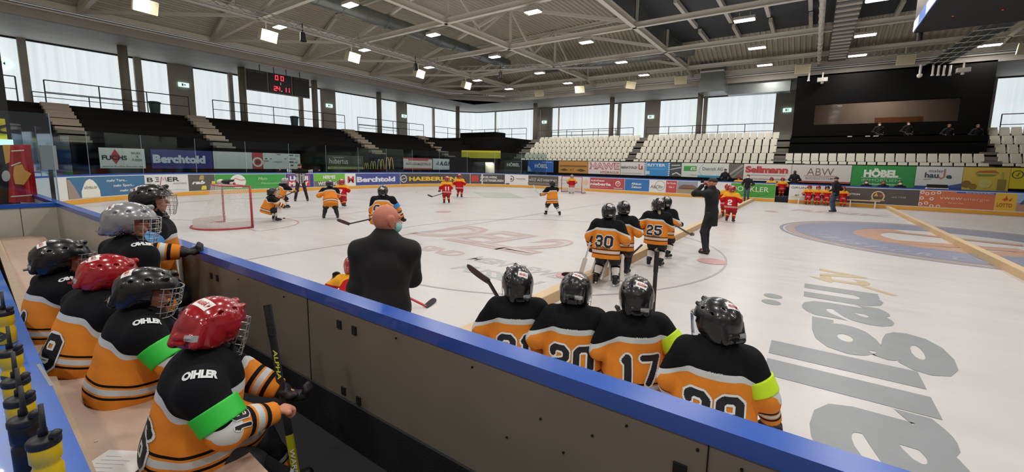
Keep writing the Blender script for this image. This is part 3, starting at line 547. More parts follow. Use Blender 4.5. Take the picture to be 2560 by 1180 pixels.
for bn, xa_, xb_, nr in blocks:
    for r in range(nr):
        n = max(1, int(round((xb_-xa_)/(.52 if nr == 5 else .49)))); rn = ordn[r]
        for i in range(n+1):
            o = bpy.data.objects.new('stadium_seat', SM); COL.objects.link(o); o.location = (xa_+(xb_-xa_)*i/n+(.0 if r % 2 else .05), Y0+.85*r+.42, FZ[r]+.002)
            tag(o, 'ivory stadium seat in the %s row of the far %s' % (rn, bn), 'seat', '%s row seats, %s' % (rn, bn))
# ---------------------------------------------------------------- railings
def rails(pts, label, h_=1.0, post=1.9, mids=(.5,), r=.028, group=None):
    P = Path(pts); z = pts[0][2] if len(pts[0]) > 2 else 0
    t = empty('handrail', (float(P.at(0)[0]), float(P.at(0)[1]), z), 0, label, 'railing', group); ox, oy = P.at(0)
    n = max(1, int(round(P.L/post))); ss = np.linspace(0, P.L, n+1); x, y = P.at(ss); x = x-ox; y = y-oy
    mb = MB(); k = [(a, b_, h_) for a, b_ in zip(x, y)]; mb.tube([(k[0][0], k[0][1], h_-.08)]+k+[(k[-1][0], k[-1][1], h_-.08)], r, railm, 6); mb.build('top_rail', t)
    for m_ in mids: MB().tube([(a, b_, h_*m_) for a, b_ in zip(x, y)], r*.8, railm, 6).build('mid_rail', t)
    for a, b_ in zip(x, y): MB().tube([(a, b_, 0), (a, b_, h_)], r, railm, 6).build('post', t)
    return t
def lrail(a, b_, label): 
    pa, pb = onx(a, 250, -34.9), onx(b_, 250, -34.9); rails([(-34.9, pa[1], 4.72), (-34.9, pb[1], 4.72)], label, 1.25)
lrail(-80, 45, 'black railing on the left walkway at the picture edge'); lrail(115, 471, 'long black railing before the largest left window'); lrail(531, 860, 'black railing on the walkway under the score display')
lrail(892, 1058, 'black railing on the left walkway beside the third pier')
rails([(-34.9, onx(1086, 250, -34.9)[1], 4.72), (-34.9, 37.7, 4.72), (-26.4, 37.7, 4.72)], 'black railing on the walkway around the hall corner', 1.25)
Yw = Y0+4.5
rails([(ony(1345, 300, Yw)[0], Yw, FZ[4]+.2), (ony(1585, 300, Yw)[0], Yw, FZ[4]+.2)], 'black railing behind the seats left of the middle aisle', 1.15); rails([(ony(1617, 300, Yw)[0], Yw, FZ[4]+.2), (ony(1936, 300, Yw)[0], Yw, FZ[4]+.2)], 'black railing behind the seats next to the press box', 1.15)
rails([(ony(2503, 300, Yw)[0], Yw, FZ[4]+.2), (12.5, Yw, FZ[4]+.2)], 'black railing behind the seats at the right edge', 1.25)
for q0, q1, nm in ((82, 345, 'largest left window'), (895, 995, 'window after the third left pier')):
    pa, pb = onx(q0, 250, XW+.5), onx(q1, 250, XW+.5); rails([(XW+.5, pa[1], 4.72), (XW+.5, pb[1], 4.72)], 'double guard rail close to the glass of the %s' % nm, 1.1, 3, (.75,))
pa, pb = ony(1380, 250, YW-.6), ony(1545, 250, YW-.6); rails([(pa[0], YW-.6, FZ[4]+.2), (pb[0], YW-.6, FZ[4]+.2)], 'double guard rail behind the far left seat block', 1.5, 3, (.75,))
for q0, yy in ((1500, 0), (1940, 0), (2470, 0)):
    p = ony(q0+50, 400, 33.0); rails([(p[0]-.5, 33.0, FZ[0]), (p[0]+.5, 33.0, FZ[0])], {1500: 'low black barrier at the foot of the middle aisle', 1940: 'low black barrier at the foot of the aisle by the press box', 2470: 'low black barrier at the foot of the right aisle'}[q0], .45, 1.2, ())
bin_m = mat('bin_green', '2a4744', .5)
for q, nm in ((388, 'dark green litter bin on the walkway by the first pier'), (735, 'dark green litter bin on the walkway under the score display')):
    p = onx(q, 280, -36.2); mb = MB(); mb.lathe([(.24, 0), (.3, .75), (.33, .76), (.33, .82), (.2, .86)], bin_m, 16); mb.build('litter_bin', label=nm, cat='bin', loc=(-36.2, p[1], 4.72))
# exit signs
exm = mat('exit_sign_green', '8fe0c0', .4, emit=2.2); exw = mat('exit_sign_white', 'c8f0dc', .4, emit=1.2)
for q, yq, nm in ((8, 158, 'first pier at the picture edge'), (460, 212, 'pier left of the score display'), (823, 264, 'pier right of the score display'), (1010, 290, 'pier before the hall corner'), (1361, 305, 'pier after the hall corner'), (1627, 292, 'pier behind the middle aisle'), (1967, 275, 'pier left of the press box')):
    s_ = hx(q); x, y = HALL.at(s_, .12); z = (onx(q, yq, x)[2] if q < 1160 else ony(q, yq, y)[2])
    panel(HALL, s_-.32, s_+.32, z-.16, z+.16, 'd8ede4', [('r', .3, .2, .45, .8, '2f8a60'), ('p', [(.5, .5), (.65, .8), (.65, .2)], '2f8a60')], 'exit_sign', 'lit exit sign on the '+nm, 'exit sign', off=.1, thick=.1).data.materials[0] = exw
# ---------------------------------------------------------------- ceiling lamps
lampw = mat('lamp_glow', 'fffaf0', .4, noise=0, emit=14); lampb = mat('lamp_housing', 'b9b4aa', .5)
lpos = [(-26.5, y) for y in (.5, 6.6, 12.7, 18.2, 24, 29.8, 34.6)]+[(-19.7, y) for y in (.5, 6.6, 12.8, 18.2, 24, 29.9, 34.7)]+[(-12.4, y) for y in (.5, 6.4, 12.3, 18.1, 24, 29.7, 34.6)]+[(-3.6, y) for y in (.8, 6.8, 12.8, 18.6, 24.5, 30.3, 35.4)]+[(1.8, y) for y in (.8, 6.8, 12.8, 18.6, 24.5, 30.4, 35.3)]+[(8.1, y) for y in (1.5, 7, 13, 19, 25, 31, 36.1)]  # rows nearest the bench lie out of view, added for lighting
lpos += [(x, -5.5) for x in (-26.5, -19.7, -12.4, -3.6, 1.8, 8.1)]  # unseen row added behind the camera to brighten the inner boards
colname = {-26.5: 'outermost left', -19.7: 'second', -12.4: 'third', -3.6: 'fourth', 1.8: 'fifth', 8.1: 'rightmost'}
lam = bpy.data.lights.new('hall_lamp', 'AREA'); lam.shape = 'RECTANGLE'; lam.size = .9; lam.size_y = .5; lam.energy = LAMP_W; lam.color = (1, .955, .91)
rown = ['added out of view above the bench side', 'added out of view beyond the bench side', 'over the near third of the ice', 'over mid ice', 'over the far third of the ice', 'above the far boards', 'above the far seats']
for i, (x, y) in enumerate(lpos):
    if (x, y) in ((8.1, 19), (8.1, 25), (8.1, 31)): continue
    c = min(colname, key=lambda k: abs(k-x)); wide = x > -5
    t = empty('hall_lamp', (x, y, 9.62), 0, 'bright ceiling lamp in the %s row, %s' % (colname[c], rown[i % 7] if y > 0 else 'added unseen behind the bench'), 'lamp', 'ceiling lamps')
    sx_ = .5 if wide else .42
    MB().box((-sx_, -.22, 0), (sx_, .22, .14), lampb).build('housing', t); MB().box((-sx_+.03, -.2, -.03), (sx_-.03, .2, .001), lampw).build('diffuser', t)
    MB().tube([(-.25, 0, .14), (-.25, 0, .4)], .015, steel, 6).build('hanger', t); MB().tube([(.25, 0, .14), (.25, 0, .4)], .015, steel, 6).build('hanger', t)
    lo = bpy.data.objects.new('hall_lamp_light', lam); COL.objects.link(lo); lo.parent = t; lo.location = (0, 0, -.05)
# loudspeakers: cream boxes
spm = mat('speaker_cream', 'd8cfae', .6, noise=.03); spk = mat('speaker_grille', 'c8bf9e', .8)
def speaker(x, y, z, yaw, label, s_=1):
    t = empty('loudspeaker', (x, y, z), yaw, label, 'loudspeaker', 'cream loudspeakers under the roof beams')
    mb = MB(); R = Matrix.Rotation(math.radians(18), 3, 'X'); vs = [(-.48, -.3, -.32), (.48, -.3, -.32), (.3, .3, -.32), (-.3, .3, -.32), (-.48, -.3, .3), (.48, -.3, .3), (.3, .3, .3), (-.3, .3, .3)]
    mb.add([tuple(R @ Vector(v)*s_) for v in vs], [(3, 2, 1, 0), (4, 5, 6, 7), (0, 1, 5, 4), (1, 2, 6, 5), (2, 3, 7, 6), (3, 0, 4, 7)], spm); mb.build('cabinet', t)
    MB().add([tuple(R @ Vector(v)*s_) for v in ((-.42, -.304, -.27), (.42, -.304, -.27), (.42, -.304, .25), (-.42, -.304, .25))], [(0, 1, 2, 3)], spk).build('grille', t)
    MB().bar((0, 0, .3), (0, 0, .73), .06, .06, steel).build('bracket', t)
for (x, y), nm in zip(((-27.6, 7.0), (-27.5, 12.4), (-27.6, 17.9), (-27.6, 23.8), (-27.6, 29.4)), ('at the top left picture edge', 'second from the left above the score display', 'beside the third lamp of the left row', 'before the hall corner', 'nearest the hall corner on the left side')):
    speaker(x, y, 9.25, math.radians(100), 'cream loudspeaker box '+nm)
for (x, y), nm in zip(((-23.6, 36), (-19.0, 36), (-14.2, 36), (-9.7, 36), (-1.25, 36), (4.3, 36), (9.6, 36)), ('just right of the hall corner', 'over the far left seats', 'turned sideways over the far left seats', 'above the middle aisle', 'left of the press box', 'above the press box window', 'at the right picture edge')):
    speaker(x, y, 9.25, math.radians({-14.2: 55}.get(x, 6)), 'cream loudspeaker box '+nm)
# ---------------------------------------------------------------- ducts, cable trays, light truss
def duct(a, b_, r, label, m=galv, ribs=True):
    mb = MB(); mb.tube([a, b_], r, m, 20); a = np.array(a); b_ = np.array(b_); n = int(np.linalg.norm(b_-a)/1.5)
    if ribs:
        for i in range(n): p = a+(b_-a)*(i+.5)/n; d = (b_-a)/np.linalg.norm(b_-a)*.02; mb.tube([p-d, p+d], r+.02, m, 20)
    return mb.build('ventilation_duct', smooth=True, label=label, cat='duct')
duct((-23.6, -4, 10.9), (-23.6, 30.5, 10.9), .42, 'long round silver duct beside the left lamp row'); duct((-22, 32.6, 10.6), (-8, 32.6, 10.6), .38, 'round silver duct above the far left seats')
mb = MB()
for i, x in enumerate((-7.7, -7.3)): pass
mb.box((-8.3, 36.6, 9.1), (-6.6, 37.6, 11.4), galv); mb.box((-8.4, 36.5, 8.2), (-6.5, 38.2, 9.1), galv); mb.box((-8.35, 36.45, 9.75), (-6.55, 37.65, 9.85), steel_w); mb.build('ventilation_duct', label='boxy silver air duct dropping below the roof edge above the far windows', cat='duct')
MB().box((-6.5, 38.4, 8.15), (-2.0, 39.4, 9.0), galv).build('ventilation_duct', label='flat silver duct under the soffit above the far window', cat='duct')
tr = empty('cable_tray', (.35, -6, 9.75), 0, 'grey cable tray beside the white pipe run towards the press box', 'cable tray'); MB().box((-.1, 0, .1), (.9, 43.5, .14), galv).build('tray_floor', tr)
MB().box((-.12, 0, .1), (-.08, 43.5, .25), galv).build('side_rail', tr); MB().box((.88, 0, .1), (.92, 43.5, .25), galv).build('side_rail', tr)
[MB().box((-.1, .8*i, .02), (.9, .8*i+.06, .1), steel).build('rung', tr) for i in range(10, 54)]
mb = MB(); mb.tube([(-.3, -6, 9.75), (-.3, 37.8, 9.75)], .09, steel_w, 10); [mb.tube([(-.3, -6+1.1*i, 9.75), (-.3, -6+1.1*i+.08, 9.75)], .14, steel_w, 10) for i in range(40)]; mb.build('conduit_pipe', label='thick white pipe with clamps along the roof beam left of the cable tray', cat='pipe')
tr = empty('cable_tray', (0, 0, 0), 0, 'wide bundle of grey cables running down to the press box roof', 'cable tray')
a0, a1 = np.array([7.9, 22, 9.7]), np.array([5.9, 37.9, 8.85]); mb = MB()
for i in range(9): o = np.array([.13*(i-4), 0, .02*(i % 3)]); mb.tube([a0+o*1.3, a1+o], .045, mat('cable_grey', '60676a', .6), 6)
mb.build('cables', tr)
for i in range(18): p = a0+(a1-a0)*i/17; MB().bar(p+[-.7, 0, -.06], p+[.7, 0, -.06], .06, .03, steel).build('rung', tr)
# aluminium light trusses
alu = mat('aluminium', 'a9aaa8', .35, metal=.5)
def truss(a, b_, label, w_=.35):
    a = np.array(a, float); b_ = np.array(b_, float); d = (b_-a)/np.linalg.norm(b_-a); sd = np.cross(d, [0, 0, 1]); n = int(np.linalg.norm(b_-a)/.55); mb = MB()
    c = [sd*w_/2, -sd*w_/2, np.array([0, 0, w_])]
    for o in c: mb.tube([a+o, b_+o], .03, alu, 6)
    for i in range(n):
        p = a+(b_-a)*i/n; q = a+(b_-a)*(i+1)/n
        for j in range(3): mb.tube([p+c[j], q+c[(j+1) % 3]], .016, alu, 4, cap=False)
    for u in (.08, .5, .92): p = a+(b_-a)*u; mb.tube([p+c[2], p+[0, 0, .75]], .02, alu, 5)
    return mb.build('lighting_truss', label=label, cat='truss')
truss((-24.6, 8.5, 9.25), (-24.6, 24.4, 9.25), 'aluminium lighting truss along the left lamp row'); truss((-24.2, 24.9, 9.25), (-13.6, 29.0, 9.25), 'aluminium lighting truss turning towards the far seats')
for p, nm in (((-24.6, 13.0, 9.25), 'near the top edge'), ((-24.6, 21.0, 9.25), 'between the third and fourth left lamps'), ((-20.9, 26.17, 9.25), 'where the truss turns')):
    t = empty('spotlight', p, 0, 'small black spotlight hanging from the truss '+nm, 'spotlight', 'stage spotlights'); mb = MB(); mb.tube([(0, 0, .36), (0, 0, -.22)], .03, railm, 8); mb.build('yoke', t); MB().tube([(0, 0, -.15), (.05, 0, -.62)], [.12, .17], railm, 12).build('can', t)
# ---------------------------------------------------------------- score display on the left
t = empty('score_display', (-35.2, 16.6, 7.0), 0, 'wall scoreboard with red digits 0 0 and 24.11', 'scoreboard'); A, B = onx(616, 190, -35.2), onx(771, 215, -35.2)
zt, zb = onx(693, 188, -35.2)[2]+.05, onx(693, 233, -35.2)[2]+.02; fr = mat('display_frame', '77736c', .5); bk = mat('display_black', '141413', .4); led = mat('led_red', 'ff2638', .4, noise=0, emit=4); ledw = mat('led_white', 'f0d8d8', .4, noise=0, emit=1.2); lg = mat('display_text', '55534f', .5)
DP = Path([(-35.2, A[1]-.2), (-35.2, B[1]+.2)]); Wd = DP.L-.4; parts = ((0, .3), (.33, .69), (.72, 1.0)); yy0 = A[1]; mb = MB(); oz = -7.0
for a, b_ in parts: mb.box((-.02, yy0-16.6+a*Wd, zb+oz), (.1, yy0-16.6+b_*Wd, zt+oz), bk)
mb.build('screen_panel', t); mb = MB(); mb.box((-.12, yy0-16.6-.06, zb+oz-.08), (.02, yy0-16.6+Wd+.06, zt+oz+.06), fr); mb.build('frame', t)
def dseg(ch, y0, z0, w_, h_, m, mb):
    on = {'0': 'abcdef', '1': 'bc', '2': 'abged', '4': 'fgbc', '.': 'p'}[ch]; k = w_*.2
    S_ = dict(a=(0, h_-k, w_, h_), b=(w_-k, h_/2, w_, h_), c=(w_-k, 0, w_, h_/2), d=(0, 0, w_, k), e=(0, 0, k, h_/2), f=(0, h_/2, k, h_), g=(0, h_/2-k/2, w_, h_/2+k/2), p=(w_*.3, 0, w_*.3+k*1.3, k*1.3))
    for c_2 in on: a, b_, c, d_ = S_[c_2]; mb.add([(.106, y0+a, z0+b_), (.106, y0+c, z0+b_), (.106, y0+c, z0+d_), (.106, y0+a, z0+d_)], [(0, 1, 2, 3)], m)
mb = MB(); cy_ = yy0-16.6+Wd*.5; Hd = zt-zb
for k, ch in enumerate('00'): dseg(ch, cy_-.33+.4*k, zb+oz+Hd*.68, .22, Hd*.25, led, mb)
for k, ch in enumerate('24.11'): dseg(ch, cy_-.45+.235*k, zb+oz+Hd*.1, .2, Hd*.24, ledw if ch == '.' else led, mb)
dseg('1', cy_-.02, zb+oz+Hd*.44, .08, Hd*.14, ledw, mb); mb.build('led_digits', t)
mb = MB(); [mb.box((.1, cy_+a*Wd, zt+oz-.12), (.104, cy_+b_*Wd, zt+oz-.06), lg) for a, b_ in ((-.48, -.4), (-.36, -.24), (.24, .32), (.36, .46))]; mb.build('team_names', t)
for k in (.2, .42, .62, .85): MB().tube([(0, yy0-16.6+k*Wd, zt+oz), (0, yy0-16.6+k*Wd, 2.0)], .03, railm, 6).build('hanger', t)
# ---------------------------------------------------------------- centre score cube (underside and left side in view)
cu = empty('score_cube', (5.6, 17.3, 7.0), 0, 'huge black video cube hanging at the upper right corner', 'scoreboard'); ck = mat('cube_black', '09090a', .6); cb = mat('cube_side_taupe', '48433c', .6)
MB().box((-3.0, -3.2, 0), (3.0, 3.2, .12), ck).build('underside', cu); MB().box((-3.01, -3.2, .42), (3.0, 3.2, 2.9), cb).build('housing', cu)
mb = MB(); bb = mat('cube_banner_blue', '3a6cc0', .4, emit=.25); bw_ = mat('cube_banner_white', 'd0dcea', .4, emit=.3)
mb.add([(-3.02, -3.2, .02), (-3.02, 3.2, .02), (-3.02, 3.2, .42), (-3.02, -3.2, .42)], [(3, 2, 1, 0)], bb)
for y0_, y1_ in ((2.3, 3.2), (-.2, 1.2), (-2.6, -1.4)): mb.add([(-3.026, y0_, .05), (-3.026, y1_, .05), (-3.026, y1_, .4), (-3.026, y0_, .4)], [(3, 2, 1, 0)], bw_)
mb.box((-3.0, -3.2, .12), (3.0, 3.2, .42), ck); mb.build('advertising_band', cu)
mb = MB(); ld = mat('led_dot', 'c03030', .4, noise=0, emit=1.5)
for i in range(5):
    for j in range(3): mb.lathe([(.025, -.004), (.025, .001)], ld, 8, o=(-2.3+1.1*i, 1.6-1.7*j, 0))
mb.build('indicator_lights', cu); MB().tube([(-2.8, 3.3, -.25), (-2.8, 3.3, .3)], .08, railm, 10).build('camera', cu)
for x, y in ((-2.5, -2.7), (2.5, -2.7), (-2.5, 2.7), (2.5, 2.7)): MB().tube([(x, y, 2.9), (x, y, 4.4)], .03, railm, 6).build('suspension_cable', cu)
# ---------------------------------------------------------------- press box
pbm = mat('pressbox_black', '121211', .95, noise=.1, spec=.1); t = empty('press_box', (3.4, 35.2, FZ[1]), 0, 'large black press box above the front seat rows on the far side', 'press box'); ox, oy, oz = 3.4, 35.2, FZ[1]
pa, pb = ony(1988, 250, 36.4)[0], ony(2480, 250, 36.4)[0]; zt = 8.5; win = (ony(2037, 280, 36.4)[0], ony(2400, 280, 36.4)[0], ony(2040, 312, 36.4)[2], ony(2037, 262, 36.4)[2])
mb = MB(); b_ = lambda x0, x1, y0, y1, z0, z1, m: mb.box((x0-ox, y0-oy, z0-oz), (x1-ox, y1-oy, z1-oz), m)
b_(pa, win[0], 36.4, 36.7, 2.9, zt+.3, pbm); b_(win[1], pb, 36.4, 36.7, 2.9, zt+.3, pbm); b_(win[0], win[1], 36.4, 36.7, win[3], zt+.3, pbm); b_(win[0], win[1], 36.4, 36.7, 2.9, win[2], pbm)
b_(pa, pa+.2, 36.7, 41, 2.9, zt+.3, pbm); b_(pb-.2, pb, 36.7, 41, 2.9, zt+.3, pbm); b_(pa, pb, 40.9, 41, 2.9, zt+.3, mat('pressbox_inside', '8a827a', .7)); b_(pa, pb, 36.4, 41, 4.35, 4.5, pbm); b_(pa, pb, 36.4, 41, zt+.2, zt+.3, pbm); mb.build('front_wall', t)
dsk = MB(); dsk.box((pa-ox, 34.7-oy, FZ[1]-oz), (pb-.3-ox, 34.85-oy, 4.3-oz), pbm); dsk.box((pa-ox, 34.7-oy, 3.85-oz), (pb-.3-ox, 36.4-oy, 3.95-oz), pbm); dsk.build('desk_front', t)
gw = glass_mat('pressbox_glass', 'c0bab4', .0); MB().box((win[0]-ox, 36.5-oy, win[2]-oz), (win[1]-ox, 36.52-oy, win[3]-oz), gw).build('window_glass', t)
mb = MB(); mb.box((.0, 3.5, 2.4), (2.6, 3.6, 3.3), mat('inside_poster', 'b8805c', .6)); mb.box((0, 3.4, 1.95), (2.6, 3.5, 2.5), mat('inside_counter', 'a8a29a', .6)); mb.build('poster', t)
for x in (-4.2, -3.0, -.6, .1, 1.2, 2.2, 3.4): pass
for q in (2125, 2170, 2190): p = ony(q, 340, 34.6); MB().box((p[0]-ox-.12, 34.68-oy, 4.33-oz-.03), (p[0]-ox+.12, 34.9-oy, 4.33-oz+.02), mat('paper', 'dcdad4', .7)).build('paper_sheet', t)
pl_ = bpy.data.lights.new('pressbox_light', 'AREA'); pl_.energy = 450; pl_.size = 2; pl_.color = (1, .9, .8); plo = bpy.data.objects.new('pressbox_light', pl_); COL.objects.link(plo); plo.location = (3.4, 38.6, 8.4)
# mics and projectors hung over the press box
for q, yq, k in ((2022, 193, 0), (2056, 200, 1), (2300, 182, 2), (2332, 178, 0), (2346, 178, 0), (2360, 178, 0), (2375, 178, 0), (2408, 176, 1)):
    p = ony(q, yq, 36.0); t2 = empty('bracket_device', tuple(p), 0, {0: 'slim white tube fitting', 1: 'white box projector', 2: 'white dome camera'}[k]+' hanging above the press box, %s' % {2022: 'leftmost of all', 2056: 'beside the leftmost tube', 2300: 'left of the four tubes', 2332: 'first of four tubes', 2346: 'second of four tubes', 2360: 'third of four tubes', 2375: 'last of four tubes', 2408: 'right of the four tubes'}[q], 'ceiling device')
    if k == 1: MB().box((-.3, -.2, -.12), (.3, .2, .14), steel_w).build('housing', t2); MB().tube([(0, 0, -.12), (0, 0, -.25)], .09, steel_w, 10).build('lens', t2); MB().bar((0, 0, .14), (0, 0, .5), .08, .08, steel).build('mount', t2)
    elif k == 0: MB().tube([(0, 0, .35), (0, 0, -.2)], .06, steel_w, 10).build('tube', t2); MB().tube([(0, 0, -.2), (0, 0, -.28)], .085, steel_w, 10).build('tip', t2)
    else: MB().tube([(0, 0, .5), (0, 0, -.1)], .07, steel_w, 10).build('arm', t2); MB().lathe([(.04, -.32), (.12, -.26), (.15, -.15), (.13, -.08)], steel_w, 14).build('dome', t2)
# black technical box in the corner
p = ony(1150, 330, 35.4); q_ = ony(1238, 330, 35.4); MB().box((p[0], 35.4, 4.72), (q_[0], 37.2, 5.45), pbm).build('equipment_box', label='low black box on the corner walkway above the yellow sign', cat='box')
# ---------------------------------------------------------------- rink dividers, goals
foam = mat('divider_beige', 'c4a67e', .7, noise=.1, scale=3); foams = mat('divider_top', 'cbb28c', .65, noise=.1, scale=3)
def divider(x, y0, y1, label, n=9):
    t = empty('foam_divider', (x, y0, .012), 0, label, 'rink divider'); L_ = (y1-y0)/n
    for i in range(n): mb = MB(); mb.box((-.085, L_*i+.006, 0), (.085, L_*(i+1)-.006, .15), foam); mb.box((-.085, L_*i+.006, .15), (.085, L_*(i+1)-.006, .165), foams); mb.build('divider_segment', t)
divider(-3.05, 1.55, 29.6, 'long beige foam divider crossing the ice behind the waiting players'); divider(3.62, 1.6, 29.9, 'long beige foam divider crossing the ice at the right')
redp = mat('goal_red', 'a83236', .4); netm = bpy.data.materials.new('goal_net'); netm.use_nodes = True; nt = netm.node_tree; N = nt.nodes; L = nt.links; b = N['Principled BSDF']; b.inputs['Base Color'].default_value = (.75, .72, .72, 1)
tc = N.new('ShaderNodeTexCoord'); br = N.new('ShaderNodeTexBrick'); br.inputs['Scale'].default_value = 1; br.offset = 0; br.inputs['Brick Width'].default_value = .042; br.inputs['Row Height'].default_value = .042; br.inputs['Mortar Size'].default_value = .0034; br.inputs['Mortar Smooth'].default_value = 0
L.new(tc.outputs['UV'], br.inputs['Vector']); L.new(br.outputs['Fac'], b.inputs['Alpha'])
def goal(loc, yaw, label):
    t = empty('ice_hockey_goal', loc, yaw, label, 'goal'); R_ = .03; Wg, Hg, Dg = .92, 1.2, 1.1
    MB().tube([(-Wg, 0, 0), (-Wg, 0, Hg), (Wg, 0, Hg), (Wg, 0, 0)], R_, redp, 12).build('goal_frame', t, smooth=True)
    base = [(-Wg, 0, .02)]+[(Wg*math.cos(math.radians(180+a))*1.0, -Dg*math.sin(math.radians(a))**.7 if a not in (0, 180) else 0, .02) for a in range(12, 169, 12)]+[(Wg, 0, .02)]
    MB().tube(base, .028, redp, 8).build('base_rail', t, smooth=True)
    top = [(-Wg, 0, Hg)]+[(Wg*.85*math.cos(math.radians(180+a)), -.5*math.sin(math.radians(a))**.6, Hg) for a in range(12, 169, 12)]+[(Wg, 0, Hg)]
    MB().tube(top, .018, redp, 8).build('top_rail', t, smooth=True)
    def net(rows, name):
        rows = [np.array(r) for r in rows]; n = len(rows[0]); vs = [tuple(p) for r in rows for p in r]; fs = [(j*n+i, j*n+i+1, (j+1)*n+i+1, (j+1)*n+i) for j in range(len(rows)-1) for i in range(n-1)]
        me = bpy.data.meshes.new(name); me.from_pydata(vs, [], fs); uv = me.uv_layers.new(); ua = np.zeros((len(rows), n, 2))
        for j in range(len(rows)):
            for i in range(1, n): ua[j, i, 0] = ua[j, i-1, 0]+np.linalg.norm(rows[j][i]-rows[j][i-1])
            if j: ua[j, :, 1] = ua[j-1, :, 1]+np.linalg.norm(rows[j]-rows[j-1], axis=1)
        for lp_ in me.loops: i = lp_.vertex_index; uv.data[lp_.index].uv = ua[i//n, i % n]
        me.materials.append(netm); o = link(me, name, t)
    net([top, [np.array(a)*.55+np.array(b_)*.45+np.array([0, .12 if 0 < k < len(top)-1 else 0, -.0]) for k, (a, b_) in enumerate(zip(top, base))], [np.array(a)*.12+np.array(b_)*.88+np.array([0, .12 if 0 < k < len(top)-1 else 0, 0]) for k, (a, b_) in enumerate(zip(top, base))], base], 'net')
    net([[(x_, 0, Hg) for x_, _, _ in top], top], 'roof_net')
    cv = mat('goal_canvas', 'd0cbc8', .8); MB().add([(a[0], a[1]+.05, a[2]+h_) for a in base for h_ in (.02, .2)], [(2*i, 2*i+2, 2*i+3, 2*i+1) for i in range(len(base)-1)], cv).build('skirt', t)
    return t
g1 = onz(633, 573, 0); g2 = onz(562, 553, 0); gc = (g1+g2)/2
goal((-14.3, 5.35, .012), 0.02, 'red framed goal at the left with its back to the bench, items lying on top')
goal((-14.75, 27.0, .012), PI-.12, 'small red framed goal at the far boards with red goalkeeper')
# ---------------------------------------------------------------- players' bench area (raised rubber floor)
BF = .3; BZ = .7
MB().box((-10.5, -1.6, .0), (6, 1.318, BF), rubber).build('floor_bench', kind=S)
ply = mat('bench_plywood', 'b59a86', .55, noise=.16, scale=5, bump=.05); plye = mat('bench_rail', 'bba58a', .6, noise=.12, scale=9)
bl = mat('ledge_blue', '0f5cc0', .3, noise=.15, scale=5, coat=.6, spec=.6)
def bl_pt(t, off): return np.array([-2.39+(-10.1+2.39)*t, .314+(.67-.314)*t])+off*np.array([.046, .999])
t = empty('bench', (-2.39, .314, BF), 0, 'long pale plywood bench on which the players sit', 'bench'); org = np.array([-2.39, .314, BF])
def strip(off0, off1, z0, z1, m, name, par, t0=-.75, t1=1.03):
    q = [bl_pt(t0, off0), bl_pt(t1, off0), bl_pt(t1, off1), bl_pt(t0, off1)]; o = org if par is t else np.zeros(3)
    vs = [(p[0]-o[0], p[1]-o[1], z-o[2]) for z in (z0, z1) for p in q]
    return MB().add(vs, [(0, 1, 2, 3), (7, 6, 5, 4), (0, 4, 5, 1), (1, 5, 6, 2), (2, 6, 7, 3), (3, 7, 4, 0)], m).build(name, par)
strip(.0, .43, BZ-.03, BZ, ply, 'seat_board', t); strip(-.055, -.002, BZ-.03, BZ+.025, plye, 'rear_rail', t)
for k in (-.5, -.1, .3, .7, 1.0):
    p = bl_pt(k, .2); MB().box((p[0]-.03-org[0], p[1]-.15-org[1], 0), (p[0]+.03-org[0], p[1]+.15-org[1], BZ-.032-BF), railm).build('leg', t)
for px_, py_ in ((153, 946), (240, 1104)):
    p = onz(px_, py_, BZ); MB().lathe([(.007, 0), (.006, .003)], mat('screw_steel', 'c8c4bc', .3, metal=.8), 10, o=(p[0]-org[0], p[1]-org[1], BZ-BF)).build('screw', t)
LZ = .9
lg_ = MB(); q = [bl_pt(-.75, -.28), bl_pt(1.3, -.28), bl_pt(1.3, -.06), bl_pt(-.75, -.06)]
q = [(1.5, .02), (-10.4, .42), (-10.4, -.3), (1.5, -.3)]
l1 = onz(30, 740, LZ); l2 = onz(200, 1117, LZ); sl = (l1[1]-l2[1])/(l1[0]-l2[0]); yy = lambda x: l2[1]+sl*(x-l2[0])
q = [(1.5, yy(1.5)), (-10.4, yy(-10.4)), (-10.4, -.35), (1.5, -.35)]
vs = [(a, b_, z) for z in (LZ-.04, LZ) for a, b_ in q]; FB = [(0, 1, 2, 3), (7, 6, 5, 4), (0, 4, 5, 1), (1, 5, 6, 2), (2, 6, 7, 3), (3, 7, 4, 0)]
ld_ = empty('bottle_ledge', (0, 0, 0), 0, 'glossy blue ledge behind the bench carrying drinking bottles', 'ledge'); MB().add(vs, FB, bl).build('blue_top', ld_)
vs = [(a, b_-(.1 if k < 2 else 0), z) for z in (BF, LZ-.041) for k, (a, b_) in enumerate(q)]; MB().add(vs, FB, bgrey).build('ledge_wall', ld_)
ck_ = MB(); p = onz(105, 950, LZ); ck_.box((p[0]-.25, yy(p[0])-.012, LZ), (p[0]+.12, yy(p[0])+.001, LZ+.002), mat('aluminium_strip', 'c4c8cc', .2, metal=.7)); ck_.build('metal_plate', ld_)
